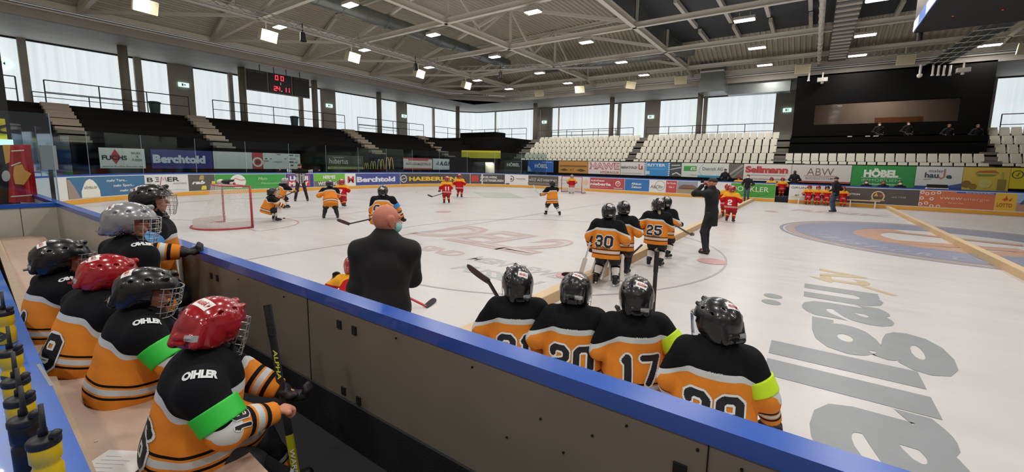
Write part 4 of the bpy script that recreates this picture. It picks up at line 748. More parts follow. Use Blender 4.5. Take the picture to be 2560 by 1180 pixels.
# bottles
yb = mat('bottle_yellow', 'd9b81c', .35, noise=.05, coat=.3); kb = mat('bottle_cap_black', '1b1c22', .45); kb2 = mat('bottle_black', '15151a', .4); tl = mat('bottle_print', '3c4638', .5); tlw = mat('bottle_print_white', 'd6d4b0', .5)
def bottle(x, y, body, label, txt=True, yaw=0):
    t = empty('drinking_bottle', (x, y, LZ), yaw, label, 'bottle', 'drinking bottles on the blue ledge'); 
    MB().lathe([(.034, 0), (.037, .004), (.037, .09), (.032, .1), (.031, .112), (.037, .122), (.037, .165), (.034, .172)], body, 28).build('bottle_body', t, smooth=True)
    MB().lathe([(.0385, .17), (.0395, .175), (.0395, .19), (.036, .196), (.018, .2), (.012, .203)], kb, 28).build('cap', t, smooth=True)
    MB().tube([(0, 0, .2), (0, 0, .225), (.004, 0, .228), (.006, -.0, .31)], [.012, .011, .0075, .006], kb, 10).build('straw_spout', t, smooth=True)
    mb = MB(); mb.tube([(.03, 0, .2), (.045, 0, .21), (.05, .004, .222)], [.009, .014, .011], kb, 8); mb.build('dust_cap', t, smooth=True)
    if txt:
        g, f, gw = glyphs('PZ', .04, .3); mb = MB(); R0 = .0376
        n = 20; an = [-1.0+2.0*i/n for i in range(n+1)]; mb.add([(R0*math.cos(a-PI/2), R0*math.sin(a-PI/2), z) for a in an for z in (.02+.02*abs(a)**2, .085-.02*abs(a)**2)], [(2*i, 2*i+2, 2*i+3, 2*i+1) for i in range(n)], tl)
        mb.add([((R0+.0006)*math.cos((p[0]/gw-.5)*1.2-PI/2), (R0+.0006)*math.sin((p[0]/gw-.5)*1.2-PI/2), .036+p[1]*.03) for p in g], f, tlw); mb.build('print', t)
    return t
for (x, y, m_, lb, tx) in ((*onz(108, 1090, 1.1)[:2], yb, 'nearest yellow bottle with black cap and round print', True), (*onz(58, 1040, 1.1)[:2], kb2, 'black bottle behind the nearest yellow one', False), (*onz(48, 990, 1.1)[:2], yb, 'second yellow bottle, just beyond the black one', True), (*onz(38, 944, 1.1)[:2], yb, 'third yellow bottle of the row', True), (*onz(24, 872, 1.1)[:2], yb, 'fourth yellow bottle of the row', True), (*onz(8, 775, 1.1)[:2], yb, 'farthest yellow bottle at the left edge', True)):
    bottle(x, y, m_, lb, tx, .5)
# paper on the bench
pp = atd(290, 1160, 1.62); pz = BZ+.006; c = onz(285, 1165, pz); mb = MB(); R = Matrix.Rotation(.55, 3, 'Z'); mb.box((-.12, -.09, 0), (.12, .09, .002), mat('paper_white', 'd8d6d2', .6), R, tuple(c)); 
ink = mat('pen_ink', '9a9aa6', .6); rr_ = random.Random(3)
for i in range(6): a = (-.09, -.06+.022*i, .0024); mb.box(a, (a[0]+rr_.uniform(.06, .17), a[1]+.002, .0026), ink, R, tuple(c))
mb.build('paper_sheet', label='white sheet with handwriting lying on the bench at the bottom edge', cat='paper')
# end wall of the bench (perpendicular, pale panels, blue cap) and glass above
pw = mat('endwall_pale', 'b9b4a6', .4, noise=.12, scale=2.5); MB().box((-10.62, -1.6, BF), (-10.5, 1.32, 1.14), pw).build('wall_bench_end', kind=S)
wl = bpy.data.objects['wall_bench_end']; MB().box((-10.64, -1.6, 1.14), (-10.48, 1.315, 1.2), bblue).build('end_cap', wl); MB().box((-10.5, .93, BF), (-10.497, .936, 1.14), dark).build('panel_seam', wl)
scuff = mat('scuff_dark', '4a473f', .7, noise=.3); 
for (X, z, w_, h_) in ((-9.4, .98, .22, .16), (-8.6, .9, .35, .14), (-8.0, .84, .2, .1), (-7.6, .8, .12, .09)):
    mb = MB(); n = 18; rj = random.Random(int(X*10)); mb.add([(X+w_*math.cos(2*PI*i/n)*rj.uniform(.5, 1), 1.3245, z+h_*math.sin(2*PI*i/n)*rj.uniform(.4, 1)) for i in range(n)], [tuple(range(n))], scuff); mb.build('scuff_mark', NB)
MB().box((-7.9, 1.319, .5), (-5.0, 1.3225, 1.134), pw).build('gate_lining', NB); MB().box((-10.5, 1.3175, .5), (-7.9, 1.3215, 1.134), pw).build('gate_lining', NB)
MB().tube([(-4.72, 1.27, BF), (-4.72, 1.27, 1.13)], .035, mat('post_steel', '9a948a', .35, metal=.4), 16).build('gate_post', label='round grey steel post on the bench side of the gate', cat='post', smooth=True)
gl2 = glass_mat('side_glass', 'e6eff6', .35)
for nm, a, b_ in (('glass_pane', (-10.57, .45), (-10.57, 1.36)), ('glass_pane', (-10.57, -.6), (-10.57, .44))):
    mb = MB(); mb.bar((a[0], a[1], 1.93), (b_[0], b_[1], 1.93), .012, 1.46, gl2); p = mb.build(nm, kind=S); MB().bar((b_[0], b_[1], 1.93), (b_[0], b_[1]+.012, 1.93), .02, 1.46, edge_m).build('glass_edge', p)
# things beyond the side glass, at the left picture edge
MB().box((-13.4, .2, .3), (-13.3, 2.3-1.1, 4.6), mat('doorway_black', '181614', .7)).build('wall_doorway', kind=S)
SGN = Path([(-13.0, -1.4), (-13.0, 1.12)])
yq = lambda q: onx(q, 330, -13.0)[1]
z1_, z0_ = onx(40, 299, -13)[2], onx(40, 350, -13)[2]
panel(SGN, .2, yq(74)+1.4, z0_, z1_, 'f0e028', [('t', .3, .3, .42, 'LARRIC', '2c2a14', .68, .05, .3)], 'banner', 'yellow sign with bold italic black letters at the left edge', 'sign', off=.05, step=1)
c0 = onx(12, 355, -12.9); MB().box((-12.95, c0[1]-.13, c0[2]-.06), (-12.88, c0[1]+.1, c0[2]+.05), exw).build('exit_sign', label='small glowing exit sign under the yellow sign at the left edge', cat='exit sign')
rb = mat('banner_red', 'd02420', .6, noise=.12); yo = mat('banner_ochre', 'f0a840', .6); wh = mat('banner_white', 'cfc8bc', .6)
mb = MB(); X = -12.7; f3 = lambda q, yq_, d=0: tuple(onx(q, yq_, X+d)); 
n = 10; cols = []
for i in range(n+1):
    u = i/n; cols += [tuple(np.array(f3(22+75*u*(.72), 362))+np.array([.05*math.sin(u*14), 0, 0])), tuple(np.array(f3(22+75*u, 506))+np.array([.07*math.sin(u*12), 0, 0]))]
mb.add(cols, [(2*i, 2*i+2, 2*i+3, 2*i+1) for i in range(n)], rb)
mb.add([f3(35, 415, .1), f3(55, 410, .1), f3(62, 425, .1), f3(79, 434, .1), f3(60, 462, .1), f3(38, 460, .1), f3(33, 440, .1)], [tuple(range(7))], yo)
mb.add([f3(6, 362, .1), f3(26, 362, .1), f3(24, 405, .1), f3(14, 410, .1)], [(0, 1, 2, 3)], yo)
mb.add([f3(15+11*math.cos(a), 440+14*math.sin(a), .11) for a in [2*PI*i/14 for i in range(14)]], [tuple(range(14))], wh)
for a, b_ in (((28, 378), (60, 376)), ((27, 492), (80, 488)), ((28, 415), (52, 406))): 
    mb.tube([f3(*a, .12), f3(*b_, .12)], .012, wh, 5)
mb.build('hanging_banner', label='red cloth banner with ochre patches hanging beyond the side glass', cat='banner')
for z in (1.4, 1.9): pass
mb = MB(); na, nb_ = onx(97, 363, -12.4), onx(146, 424, -12.4); MB().box((-12.4, na[1], nb_[2]), (-12.37, nb_[1], na[2]), mat('notice_white', '8f9692', .6)).box((-12.39, (na[1]+nb_[1])/2-.03, 0), (-12.38, (na[1]+nb_[1])/2+.03, nb_[2]), railm).build('notice_board', label='white notice sheet behind the side glass', cat='notice')
# ---------------------------------------------------------------- implicit surfaces -> smooth meshes
def ev(prims, P, k):
    d = None
    for q in prims:
        t = q[0]
        if t == 'c' or t == 's':
            a = np.asarray(q[1], float); b_ = np.asarray(q[2], float); ra, rb_ = q[3], q[4]; X = P-a; D = b_-a
            if t == 's':
                ax = np.asarray(q[5], float); ax = ax/np.linalg.norm(ax); fct = q[6]-1; X = X+fct*(X@ax)[:, None]*ax; D = D+fct*(D@ax)*ax
            h = np.clip((X@D)/max(D@D, 1e-9), 0, 1); dd = np.linalg.norm(X-h[:, None]*D, axis=1)-(ra+(rb_-ra)*h)
            if t == 's': dd = dd/max(1, q[6]**.5)
        else:
            X = (P-np.asarray(q[1], float)); r = np.asarray(q[2], float)
            if len(q) > 3 and q[3] is not None: X = X@np.asarray(q[3])
            k0 = np.linalg.norm(X/r, axis=1); k1 = np.linalg.norm(X/(r*r), axis=1)+1e-9; dd = k0*(k0-1)/k1
        if t == 'n': d = np.maximum(d, -dd); continue       # subtract
        if d is None: d = dd
        else: h = np.clip(.5+.5*(dd-d)/k, 0, 1); d = dd+(d-dd)*h-k*h*(1-h)
    return d
def surf(f, lo, hi, h):
    lo = np.array(lo, float); hi = np.array(hi, float); n = np.maximum(4, np.ceil((hi-lo)/h).astype(int)+1)
    ax = [lo[i]+h*np.arange(n[i]) for i in range(3)]; G = np.stack(np.meshgrid(*ax, indexing='ij'), -1).reshape(-1, 3)
    D = f(G).reshape(n); I = D < 0
    c = sum(I[i:n[0]-1+i, j:n[1]-1+j, k:n[2]-1+k].astype(int) for i in (0, 1) for j in (0, 1) for k in (0, 1)); act = (c > 0) & (c < 8)
    idx = -np.ones(act.shape, int); cells = np.argwhere(act); idx[act] = np.arange(len(cells)); acc = np.zeros((len(cells), 3)); cnt = np.zeros(len(cells))
    cs = [(i, j, k) for i in (0, 1) for j in (0, 1) for k in (0, 1)]
    for a in cs:
        for q in range(3):
            if a[q]: continue
            b_ = list(a); b_[q] = 1; da = D[tuple((cells+a).T)]; db = D[tuple((cells+b_).T)]; m = (da < 0) != (db < 0)
            t = np.where(m, da/(da-db+1e-12), 0); p = np.tile(np.array(a, float), (len(cells), 1)); p[:, q] = t; acc[m] += p[m]; cnt[m] += 1
    V = lo+h*(cells+acc/np.maximum(cnt, 1)[:, None]); F = []
    for q in range(3):
        r_, s_ = (q+1) % 3, (q+2) % 3; sl0 = [slice(None)]*3; sl1 = [slice(None)]*3; sl0[q] = slice(0, n[q]-1); sl1[q] = slice(1, n[q])
        A = I[tuple(sl0)]; B = I[tuple(sl1)]; E = np.argwhere(A != B)
        E = E[(E[:, r_] > 0) & (E[:, s_] > 0) & (E[:, r_] < n[r_]-1) & (E[:, s_] < n[s_]-1)]
        if not len(E): continue
        er = np.zeros(3, int); er[r_] = 1; es = np.zeros(3, int); es[s_] = 1
        qd = np.stack([idx[tuple((E-er-es).T)], idx[tuple((E-es).T)], idx[tuple(E.T)], idx[tuple((E-er).T)]], 1); fl_ = A[tuple(E.T)]; qd[~fl_] = qd[~fl_][:, ::-1]; F.append(qd)
    F = np.concatenate(F) if F else np.zeros((0, 4), int)
    if len(V):
        e = h*.3; d0 = f(V); g = np.stack([f(V+np.eye(3)[i]*e)-d0 for i in range(3)], 1)/e; gn = (g*g).sum(1); V = V-np.clip(d0/np.maximum(gn, .1), -h, h)[:, None]*g
    return V, F
def blob(name, prims, h, m, parent, k=.03, cut=None, attrs=None, noise=0, pad=.02, label=None):
    P = []; 
    for q in prims:
        if q[0] == 'n': continue
        if q[0] in 'cs': r = max(q[3], q[4]); P += [np.array(q[1])-r, np.array(q[1])+r, np.array(q[2])-r, np.array(q[2])+r]
        else: r = max(q[2]); P += [np.array(q[1])-r, np.array(q[1])+r]
    P = np.array(P); lo = P.min(0)-pad-k*.3; hi = P.max(0)+pad+k*.3
    def f(X):
        d = ev(prims, X, k)
        if noise:
            d = d+noise*(np.sin(X[:, 0]*23+6*X[:, 2]+2*np.sin(X[:, 1]*17))*np.sin(X[:, 1]*21-5*X[:, 2]+1.7*np.sin(X[:, 0]*13+X[:, 2]*9))+.6*np.sin(X[:, 2]*31+9*X[:, 0]+3*np.sin(X[:, 1]*11)))
        if cut is not None: d = np.maximum(d, cut(X))
        return d
    V, F = surf(f, lo, hi, h)
    me = bpy.data.meshes.new(name); me.vertices.add(len(V)); me.vertices.foreach_set('co', V.ravel()); me.loops.add(F.size); me.loops.foreach_set('vertex_index', F.ravel())
    me.polygons.add(len(F)); me.polygons.foreach_set('loop_start', np.arange(0, F.size, 4)); me.polygons.foreach_set('loop_total', np.full(len(F), 4)); me.update(); me.polygons.foreach_set('use_smooth', [True]*len(F)); me.materials.append(m)
    if attrs:
        for a, fn in attrs.items(): at = me.attributes.new(a, 'FLOAT', 'POINT'); at.data.foreach_set('value', np.asarray(fn(V), float))
    o = link(me, name, parent, label=label); o['_n'] = 0; del o['_n']
    return o, V, F
def nrm(v): v = np.array(v, float); return v/(np.linalg.norm(v)+1e-9)
def ik(a, b_, l1, l2, pole):
    a = np.array(a, float); b_ = np.array(b_, float); d = b_-a; L = np.linalg.norm(d); 
    if L > (l1+l2)*.999: b_ = a+d/L*(l1+l2)*.999; d = b_-a; L = np.linalg.norm(d)
    x = (l1*l1-l2*l2+L*L)/(2*L); y = math.sqrt(max(l1*l1-x*x, 0)); u = d/L; p = np.array(pole, float); p = p-u*(p@u); p = nrm(p)
    return a+u*x+p*y, b_
# ---------------------------------------------------------------- cloth and kit materials
OR, BK, WT = 'dc842c', '0e0e13', 'c4c8c9'
jer_or = pattern_mat('jersey_amber', OR, [('yoke', -.038, 0, WT), ('yoke', 0, 9, BK), ('sleeve', .045, .065, BK), ('sleeve', .075, .105, WT), ('sleeve', .115, .135, BK), ('hem', .06, .072, BK), ('hem', .082, .112, WT), ('hem', .122, .134, BK)])
jer_rd = pattern_mat('jersey_red', 'b5141c', [('yoke', -.01, 9, 'e0a02c'), ('sleeve', .06, .075, WT), ('sleeve', .09, .105, WT), ('hem', .07, .085, WT), ('hem', .1, .112, WT)])
sock_or = pattern_mat('sock_white', 'd9d6d2', [('sk', .0, .05, BK), ('sk', .16, .19, BK)]); sock_rd = pattern_mat('sock_red', 'a8181e', [('sk', .1, .14, 'e0a83c')])
sock_bk = pattern_mat('sock_black', '121217', [('sk', .02, .045, WT), ('sk', .055, .09, OR), ('sk', .1, .12, '9aa0a4')])
pantk = mat('pants_black', '121217', .7, noise=.15, bump=.2, bscale=60); pantr = mat('pants_red', '9c1a20', .7, noise=.1)
skin = pattern_mat('skin', 'c98d76', [('mouth', -1, .0075, '9a4a44'), ('brow', -1, .0, '5a4030')], .5, 0); skin_b = pattern_mat('skin_ruddy', 'c07a66', [('mouth', -1, .0075, '9a4a44')], .42, 0)
hel_k = mat('helmet_black', '0c0c10', .3, noise=0, coat=.35, spec=.5); hel_r = mat('helmet_red', '98161f', .2, noise=.05, coat=.6); hel_s = mat('helmet_silver', '8d8f92', .25, noise=.04, coat=.5, metal=.3)
cagem = mat('cage_wire', 'c8c8c8', .3, metal=.7, noise=0); gl_k = mat('glove_black', '101015', .6, noise=.2, bump=.2, bscale=80); gl_w = mat('goalie_white', 'd0ccc6', .5, noise=.06)
boot = mat('skate_boot', '131316', .4, noise=.1); holder = mat('skate_holder', 'dcdcdc', .4); blade = mat('skate_steel', 'b8bcc0', .2, metal=.9); stk = mat('sticker_white', 'e2e0dc', .4); stkr = mat('sticker_red', 'b02c34', .4); stkg = mat('sticker_grey', '8e9092', .35)
jack = mat('jacket_black', '0d0c0e', .85, noise=.1, bump=.15, bscale=90); jean = mat('jeans_blue', '38485c', .8, noise=.2, scale=20); trk = mat('trousers_dark', '15151a', .7); shoe = mat('shoe_dark', '1a1614', .6); sole = mat('shoe_sole', '8a8680', .6)
hairb = mat('hair_brown', '4a3828', .6, noise=.3, scale=40); hairl = mat('hair_blond', 'a88c64', .6, noise=.3, scale=40); maskm = mat('face_mask', '8ec4c4', .7); maskw = mat('face_mask_white', 'dfe4e6', .7); eyew = mat('eye_white', 'e4e0dc', .3, noise=0); eyek = mat('eye_dark', '1c1410', .2, noise=0)
numk = mat('number_black', '0e0e13', .7, noise=0); numw = mat('number_white', 'd8dcdd', .7, noise=0); redt = mat('tape_red', 'b02430', .5)
# ---------------------------------------------------------------- figure
DIG = {'0': [[(.14, 0), (.46, 0), (.6, .14), (.6, .86), (.46, 1), (.14, 1), (0, .86), (0, .14), (.14, 0)]], '1': [[(.12, .84), (.32, 1), (.32, 0)]],
 '2': [[(0, .74), (0, .86), (.14, 1), (.46, 1), (.6, .86), (.6, .62), (.46, .5), (.14, .4), (0, .28), (0, 0), (.62, 0)]], '3': [[(0, .78), (0, .86), (.14, 1), (.46, 1), (.6, .86), (.6, .62), (.48, .51), (.2, .51)], [(.48, .51), (.6, .4), (.6, .14), (.46, 0), (.14, 0), (0, .14), (0, .24)]],
 '4': [[(.46, 0), (.46, 1), (0, .3), (.62, .3)]], '5': [[(.6, 1), (0, 1), (0, .58), (.46, .58), (.6, .46), (.6, .14), (.46, 0), (.14, 0), (0, .14), (0, .2)]], '6': [[(.6, .84), (.46, 1), (.14, 1), (0, .86), (0, .14), (.14, 0), (.46, 0), (.6, .14), (.6, .44), (.46, .56), (0, .56)]],
 '7': [[(0, 1), (.6, 1), (.24, 0)]], '9': [[(.0, .12), (.14, 0), (.46, 0), (.6, .14), (.6, .86), (.46, 1), (.14, 1), (0, .86), (0, .56), (.14, .44), (.6, .44)]], '8': [[(.14, 0), (.46, 0), (.6, .14), (.6, .4), (.46, .51), (.6, .62), (.6, .86), (.46, 1), (.14, 1), (0, .86), (0, .62), (.14, .51), (0, .4), (0, .14), (.14, 0)], [(.14, .51), (.46, .51)]]}
def drape(V, F): return BVHTree.FromPolygons([tuple(v) for v in V], [tuple(f) for f in F])
def project(bvh, c, r_, u, n, pts, off, far=.35):
    out = []
    for a, b_ in pts:
        o = Vector(c+r_*a+u*b_+n*far); hit = bvh.ray_cast(o, Vector(-n), far*2)
        out.append(np.array(hit[0])+n*off if hit[0] is not None else None)
    return out
def number(txt, bvh, c, r_, u, n, hgt, g, parent, ink=None, rim=None, name='number', w_=.26, rimw=.07):
    ink = ink or numk; rim = rim or numw; x0 = 0; polys = []
    for ch in txt:
        for pl in DIG[ch]: polys.append([(x0+a*(.5 if ch == '1' else 1), b_) for a, b_ in pl])
        x0 += (.34 if ch == '1' else .6)+w_+rimw*2+.04
    W = x0-w_-rimw*2-.04; lo = -(w_/2+rimw+.02); step = g/hgt; nx = int((W-2*lo)/step)+1; ny = int((1-2*lo)/step)+1
    X, Y = np.meshgrid(lo+step*np.arange(nx+1), lo+step*np.arange(ny+1), indexing='ij'); D = np.full(((nx), (ny)), 9.); cx_ = (X[:-1, :-1]+X[1:, 1:])/2; cy_ = (Y[:-1, :-1]+Y[1:, 1:])/2
    for pl in polys:
        for (ax, ay), (bx_, by_) in zip(pl[:-1], pl[1:]):
            d = np.array([bx_-ax, by_-ay]); L_ = max(d@d, 1e-9); t = np.clip(((cx_-ax)*d[0]+(cy_-ay)*d[1])/L_, 0, 1); qx = cx_-ax-t*d[0]; qy = cy_-ay-t*d[1]; D = np.minimum(D, np.hypot(qx, qy))
    used = {}; pts = []; fs = []; mi = []
    def vid(i, j):
        if (i, j) not in used: used[(i, j)] = len(pts); pts.append(((X[i, j]-W/2)*hgt, (Y[i, j]-.5)*hgt))
        return used[(i, j)]
    for i, j in np.argwhere(D < w_/2+rimw): fs.append((vid(i, j), vid(i+1, j), vid(i+1, j+1), vid(i, j+1))); mi.append(0 if D[i, j] < w_/2 else 1)
    P = project(bvh, c, r_, u, n, pts, .004); mb = MB(); mb._m(ink); mb._m(rim); ok = [p is not None for p in P]; P = [p if p is not None else np.zeros(3) for p in P]
    for f, m in zip(fs, mi):
        if all(ok[q] for q in f): mb.f.append(f); mb.mi.append(m)
    mb.v = [tuple(p) for p in P]; return mb.build(name, parent, smooth=True)
def lettering(txt, bvh, c, r_, u, n, hgt, wid, m, parent, name='lettering', bold=.03, shear=0, back=None, off=.005):
    g, f, gw = glyphs(txt, bold, shear); g = np.array(g); mb = MB()
    if back is not None:
        k = 6; w2, h2 = wid*.62, hgt*back[1]; gp = [(-w2+2*w2*i/k, -h2+2*h2*j/k) for i in range(k+1) for j in range(k+1)]; P = project(bvh, c, r_, u, n, gp, off-.002)
        fs = [(i*(k+1)+j, (i+1)*(k+1)+j, (i+1)*(k+1)+j+1, i*(k+1)+j+1) for i in range(k) for j in range(k)]; fs = [q for q in fs if all(P[a] is not None for a in q)]
        mb.add([p if p is not None else (0, 0, 0) for p in P], fs, back[0])
    P = project(bvh, c, r_, u, n, [((p[0]/gw-.5)*wid, (p[1]-.5)*hgt) for p in g], off); f = [q for q in f if all(P[a] is not None for a in q)]
    mb.add([p if p is not None else (0, 0, 0) for p in P], f, m); return mb.build(name, parent)
def hand_prims(w0, d, n, s, sc=1.0, curl=.9, thick=.0085, thumb=1):
    """palm and five fingers; d forearm direction, n palm normal, s side towards the thumb"""
    d, n, s = nrm(d), nrm(n), nrm(s); P = [('s', w0, w0+d*.045*sc, .026*sc, .03*sc, n, 1.9)]; b0 = w0+d*.06*sc
    for i, L_ in enumerate((.9, 1.0, .94, .76)):
        a = b0+s*(.024-.016*i)*sc; d1 = nrm(d*math.cos(curl*.6)+n*math.sin(curl*.6)); m_ = a+d1*.034*L_*sc; d2 = nrm(d*math.cos(curl*1.6)+n*math.sin(curl*1.6)); e = m_+d2*.026*L_*sc; d3 = nrm(d*math.cos(curl*2.3)+n*math.sin(curl*2.3)); e2 = e+d3*.017*L_*sc
        P += [('c', a, m_, thick*1.1*sc, thick*sc), ('c', m_, e, thick*sc, thick*.92*sc), ('c', e, e2, thick*.9*sc, thick*.8*sc)]
    t0 = w0+d*.018*sc+s*.022*sc; t1 = t0+nrm(s*.7*thumb+d*.7+n*.2)*.032*sc; t2 = t1+nrm(d*.75+n*.6+s*.1)*.026*sc
    return P+[('c', t0, t1, thick*1.25*sc, thick*1.1*sc), ('c', t1, t2, thick*1.05*sc, thick*.85*sc)]
def rotm(yaw, pitch, roll=0): return np.array(Matrix.Rotation(yaw, 3, 'Z') @ Matrix.Rotation(pitch, 3, 'X') @ Matrix.Rotation(roll, 3, 'Y'))
def head_prims(c, R, s):   # s = 1 adult; columns of R = right, forward, up
    r_, f, u = R[:, 0], R[:, 1], R[:, 2]; q = lambda x, y, z: c+(r_*x+f*y+u*z)*s
    P = [('e', q(0, -.012, .02), np.array([.078, .098, .098])*s, R), ('e', q(0, .022, -.04), np.array([.062, .07, .075])*s, R), ('c', q(0, .062, -.085), q(0, .05, -.085), .026*s, .03*s), ('c', q(0, .092, .012), q(0, .114, -.024), .008*s, .0135*s), ('c', q(-.02, .092, -.052), q(.02, .092, -.052), .0095*s, .0095*s),
         ('c', q(-.045, .078, .027), q(.045, .078, .027), .014*s, .014*s)]
    for k in (-1, 1): P += [('s', q(.083*k, -.016, .014), q(.08*k, -.006, -.032), .026*s, .014*s, r_, 2.8), ('e', q(.036*k, .07, -.03), np.array([.022, .02, .02])*s, R)]
    return P
def face_attrs(c, R, s):
    r_, f, u = R[:, 0], R[:, 1], R[:, 2]; q = lambda x, y, z: c+(r_*x+f*y+u*z)*s
    def mouth(V): a = q(-.02, .1, -.053); b_ = q(.02, .1, -.053); D = b_-a; h = np.clip((V-a)@D/(D@D), 0, 1); d = V-a-h[:, None]*D; return np.sqrt(((d@u)*1.6)**2+(d@r_)**2+((d@f)*.5)**2)/s
    def brow(V):
        o = None
        for k in (-1, 1): d = V-q(.034*k, .09, .036); m = np.maximum(np.abs(d@r_)-.02*s, np.maximum(np.abs(d@u)-.004*s, np.abs(d@f)-.03*s)); o = m if o is None else np.minimum(o, m)
        return o
    return dict(mouth=mouth, brow=brow)
def person(loc, yaw, label, H=1.2, kit='amber', lean=(0, .06), pelvis=None, seat=None, feet=None, hands=None, head=(0, 0), num=None, helm='k', cage=True, voxel=.014, adult=False, group=None, stick=None, face=True, wide=1.0, armband=None, numh=.2, extras=None, tilt=0, elbow=None, bare=None, visor=False, brand=None, sleeve_num=None, goalie=False, noise=.004, hair=None, mask=None, cap=None, legs=None, coat=None, hsz=1.12, sockm=None, stickers=True, twist=0):
    root = empty('person', loc, yaw, label, 'person', group); k = H/1.2 if not adult else H/1.78; X, Y_, Z_ = np.eye(3)
    if adult: pz, tl_, nk, sh, ua, fa, th, sn, an, hs = .93*k, .52*k, .17*k, .185*k, .3*k, .26*k, .43*k, .42*k, .09*k, 1.0
    else: pz, tl_, nk, sh, ua, fa, th, sn, an, hs =   .55*k, .37*k, .145*k, .158*k, .2*k, .19*k, .26*k, .24*k, .1*k, .92
    if seat is not None: pz = seat+(.05 if not adult else .09)
    pel = np.array(pelvis if pelvis is not None else (0, 0, pz), float)
    if pelvis is None and seat is None and (abs(lean[1]) > .2): pel[1] -= lean[1]*.3*tl_
    up = nrm((lean[0], lean[1], 1)); Rt = np.array(Matrix.Rotation(twist, 3, 'Z')); rt = nrm(Rt@X-up*((Rt@X)@up)); fw = np.cross(up, rt); neck = pel+up*tl_; ch = pel+up*tl_*.62
    R = rotm(head[0], head[1], tilt); hc = neck+up*.03*k+(R[:, 2]*(nk-.03*k)*.85)+R[:, 1]*.015
    shl = [neck-up*(.085 if adult else .05)*k+rt*sgn*sh for sgn in (-1, 1)]
    if feet is None: feet = [(-.1*k, .02, an), (.1*k, .02, an)] if seat is None else [(-.09, th*.95, .1), (.09, th*.95, .1)]
    feet = [np.array(f_, float) for f_ in feet]; hips = [pel-np.array([0, 0, .02])+rt*sg*.075*k*(1.2 if adult else 1) for sg in (-1, 1)]
    kn = []; ank = []
    for h_, f_ in zip(hips, feet): a, b_ = ik(h_, f_, th, sn, (0, 1, .25 if seat is not None else 0)); kn.append(a); ank.append(b_)
    if hands is None: hands = [(-.22*k, .16*k, pel[2]+.1*k), (.22*k, .16*k, pel[2]+.1*k)]
    el = []; wr = []
    for i, (s0, h_) in enumerate(zip(shl, hands)):
        pole = np.array((elbow[i] if elbow else ((-1, 1)[i]*.62, -.7, -.55)), float); a, b_ = ik(s0, h_, ua, fa, pole); el.append(a); wr.append(b_)
    hscale = 1.0*(.85 if not adult else 1.0)
    # body: one continuous skin
    bw = 1 if adult else .72*k**.5
    B = head_prims(hc, R, hs*(.93 if not adult else 1)) if face else [('e', hc, (.075, .09, .105), R)]
    B += [('c', hc-R[:, 2]*.05, neck, .052*bw, .058*bw), ('s', pel+up*.04, ch, .12*bw, .13*bw, fw, 1.35), ('c', shl[0], shl[1], .05*bw, .05*bw)]
    for i in (0, 1):
        B += [('c', shl[i], el[i], .045*bw, .037*bw), ('c', el[i], wr[i], .036*bw, .024*bw), ('c', hips[i], kn[i], .065*bw, .05*bw), ('c', kn[i], ank[i], .048*bw, .034*bw), ('c', ank[i], ank[i]+np.array([0, .09*bw, -.035]), .03*bw, .026*bw)]
        d = nrm(wr[i]-el[i])
        if bare is not None and bare[i]:
            n_ = np.cross(d, X*(-1, 1)[i]); n_ = nrm(n_) if np.linalg.norm(n_) > .2 else Y_; nn = np.array(bare[i]) if hasattr(bare[i], '__len__') else n_
            nn = nrm(nn-d*(nn@d)); B += hand_prims(wr[i]+d*.01, d, nn, np.cross(d, nn)*(1 if i else -1)*-1, hscale)
        else: B += [('s', wr[i], wr[i]+d*.07*hscale, .024, .022, np.cross(d, Z_) if abs(d[2]) < .9 else X, 1.5)]
    fa_ = face_attrs(hc, R, hs*(.93 if not adult else 1)); blob('body', B, min(voxel, .0085) if (face and voxel < .02) else voxel, skin_b if adult else skin, root, k=.018 if adult else .016, attrs=fa_)
    if face and voxel < .02:
        for sg in (-1, 1):
            s_ = hs*(.93 if not adult else 1); e_ = hc+(R[:, 0]*.033*sg+R[:, 1]*.078+R[:, 2]*.012)*s_; mb = MB(); mb.lathe([(.002, .009), (.0075, .006), (.0095, 0), (.006, -.007)], eyew, 10); mb.v = [tuple(e_+R[:, 0]*v[0]+R[:, 1]*v[2]*.9+R[:, 2]*v[1]*.62) for v in mb.v]; n0 = len(mb.v)
            mb2 = MB(); mb2.lathe([(.001, .0102), (.0042, .0092), (.0045, .006)], eyek, 10); mb.add([tuple(e_+R[:, 0]*v[0]+R[:, 1]*v[2]*.9+R[:, 2]*v[1]*.62) for v in mb2.v], mb2.f, eyek); mb.build('eye', root, smooth=True)
    G = dict(root=root, R=R, hc=hc, neck=neck, up=up, rt=rt, fw=fw, wr=wr, el=el, shl=shl, ank=ank, kn=kn, pel=pel, k=k)
    if adult:
        jm, tm, hemz = (coat or (jack, trk, .12))[:3]; J = [('s', pel+up*.02, ch, .165*k*wide, .165*k*wide, fw, 1.35), ('s', ch, neck-up*.07*k, .165*k*wide, .12*k*wide, fw, 1.3), ('s', shl[0], shl[1], .07*k, .07*k, fw, 1.0), ('c', neck-up*.01*k-rt*.03, shl[0]+up*.0, .07*k, .058*k), ('c', neck-up*.01*k+rt*.03, shl[1]+up*.0, .07*k, .058*k), ('c', neck-up*.04, neck+up*.05*k, .078*k, .066*k), ('s', pel, pel-np.array([0, 0, hemz]), .165*k*wide, .17*k*wide, fw, 1.3)]
        for i in (0, 1): J += [('c', shl[i], el[i], .075*k, .062*k), ('c', el[i], wr[i]-nrm(wr[i]-el[i])*.015, .06*k, .042*k)]
        cz = pel[2]-hemz; blob('jacket', J, voxel, jm, root, k=.06, cut=lambda P_: np.minimum(cz-P_[:, 2], .05), noise=noise, attrs=(dict(lat=lambda V: np.mod((V-neck)@rt+1, .05), top=lambda V: (V-neck)@up, arm=lambda V: np.abs((V-neck)@rt)) if coat and len(coat) > 3 else None))
        T = [('s', hips[0], hips[1], .1*k, .1*k, Y_, 1.1)]
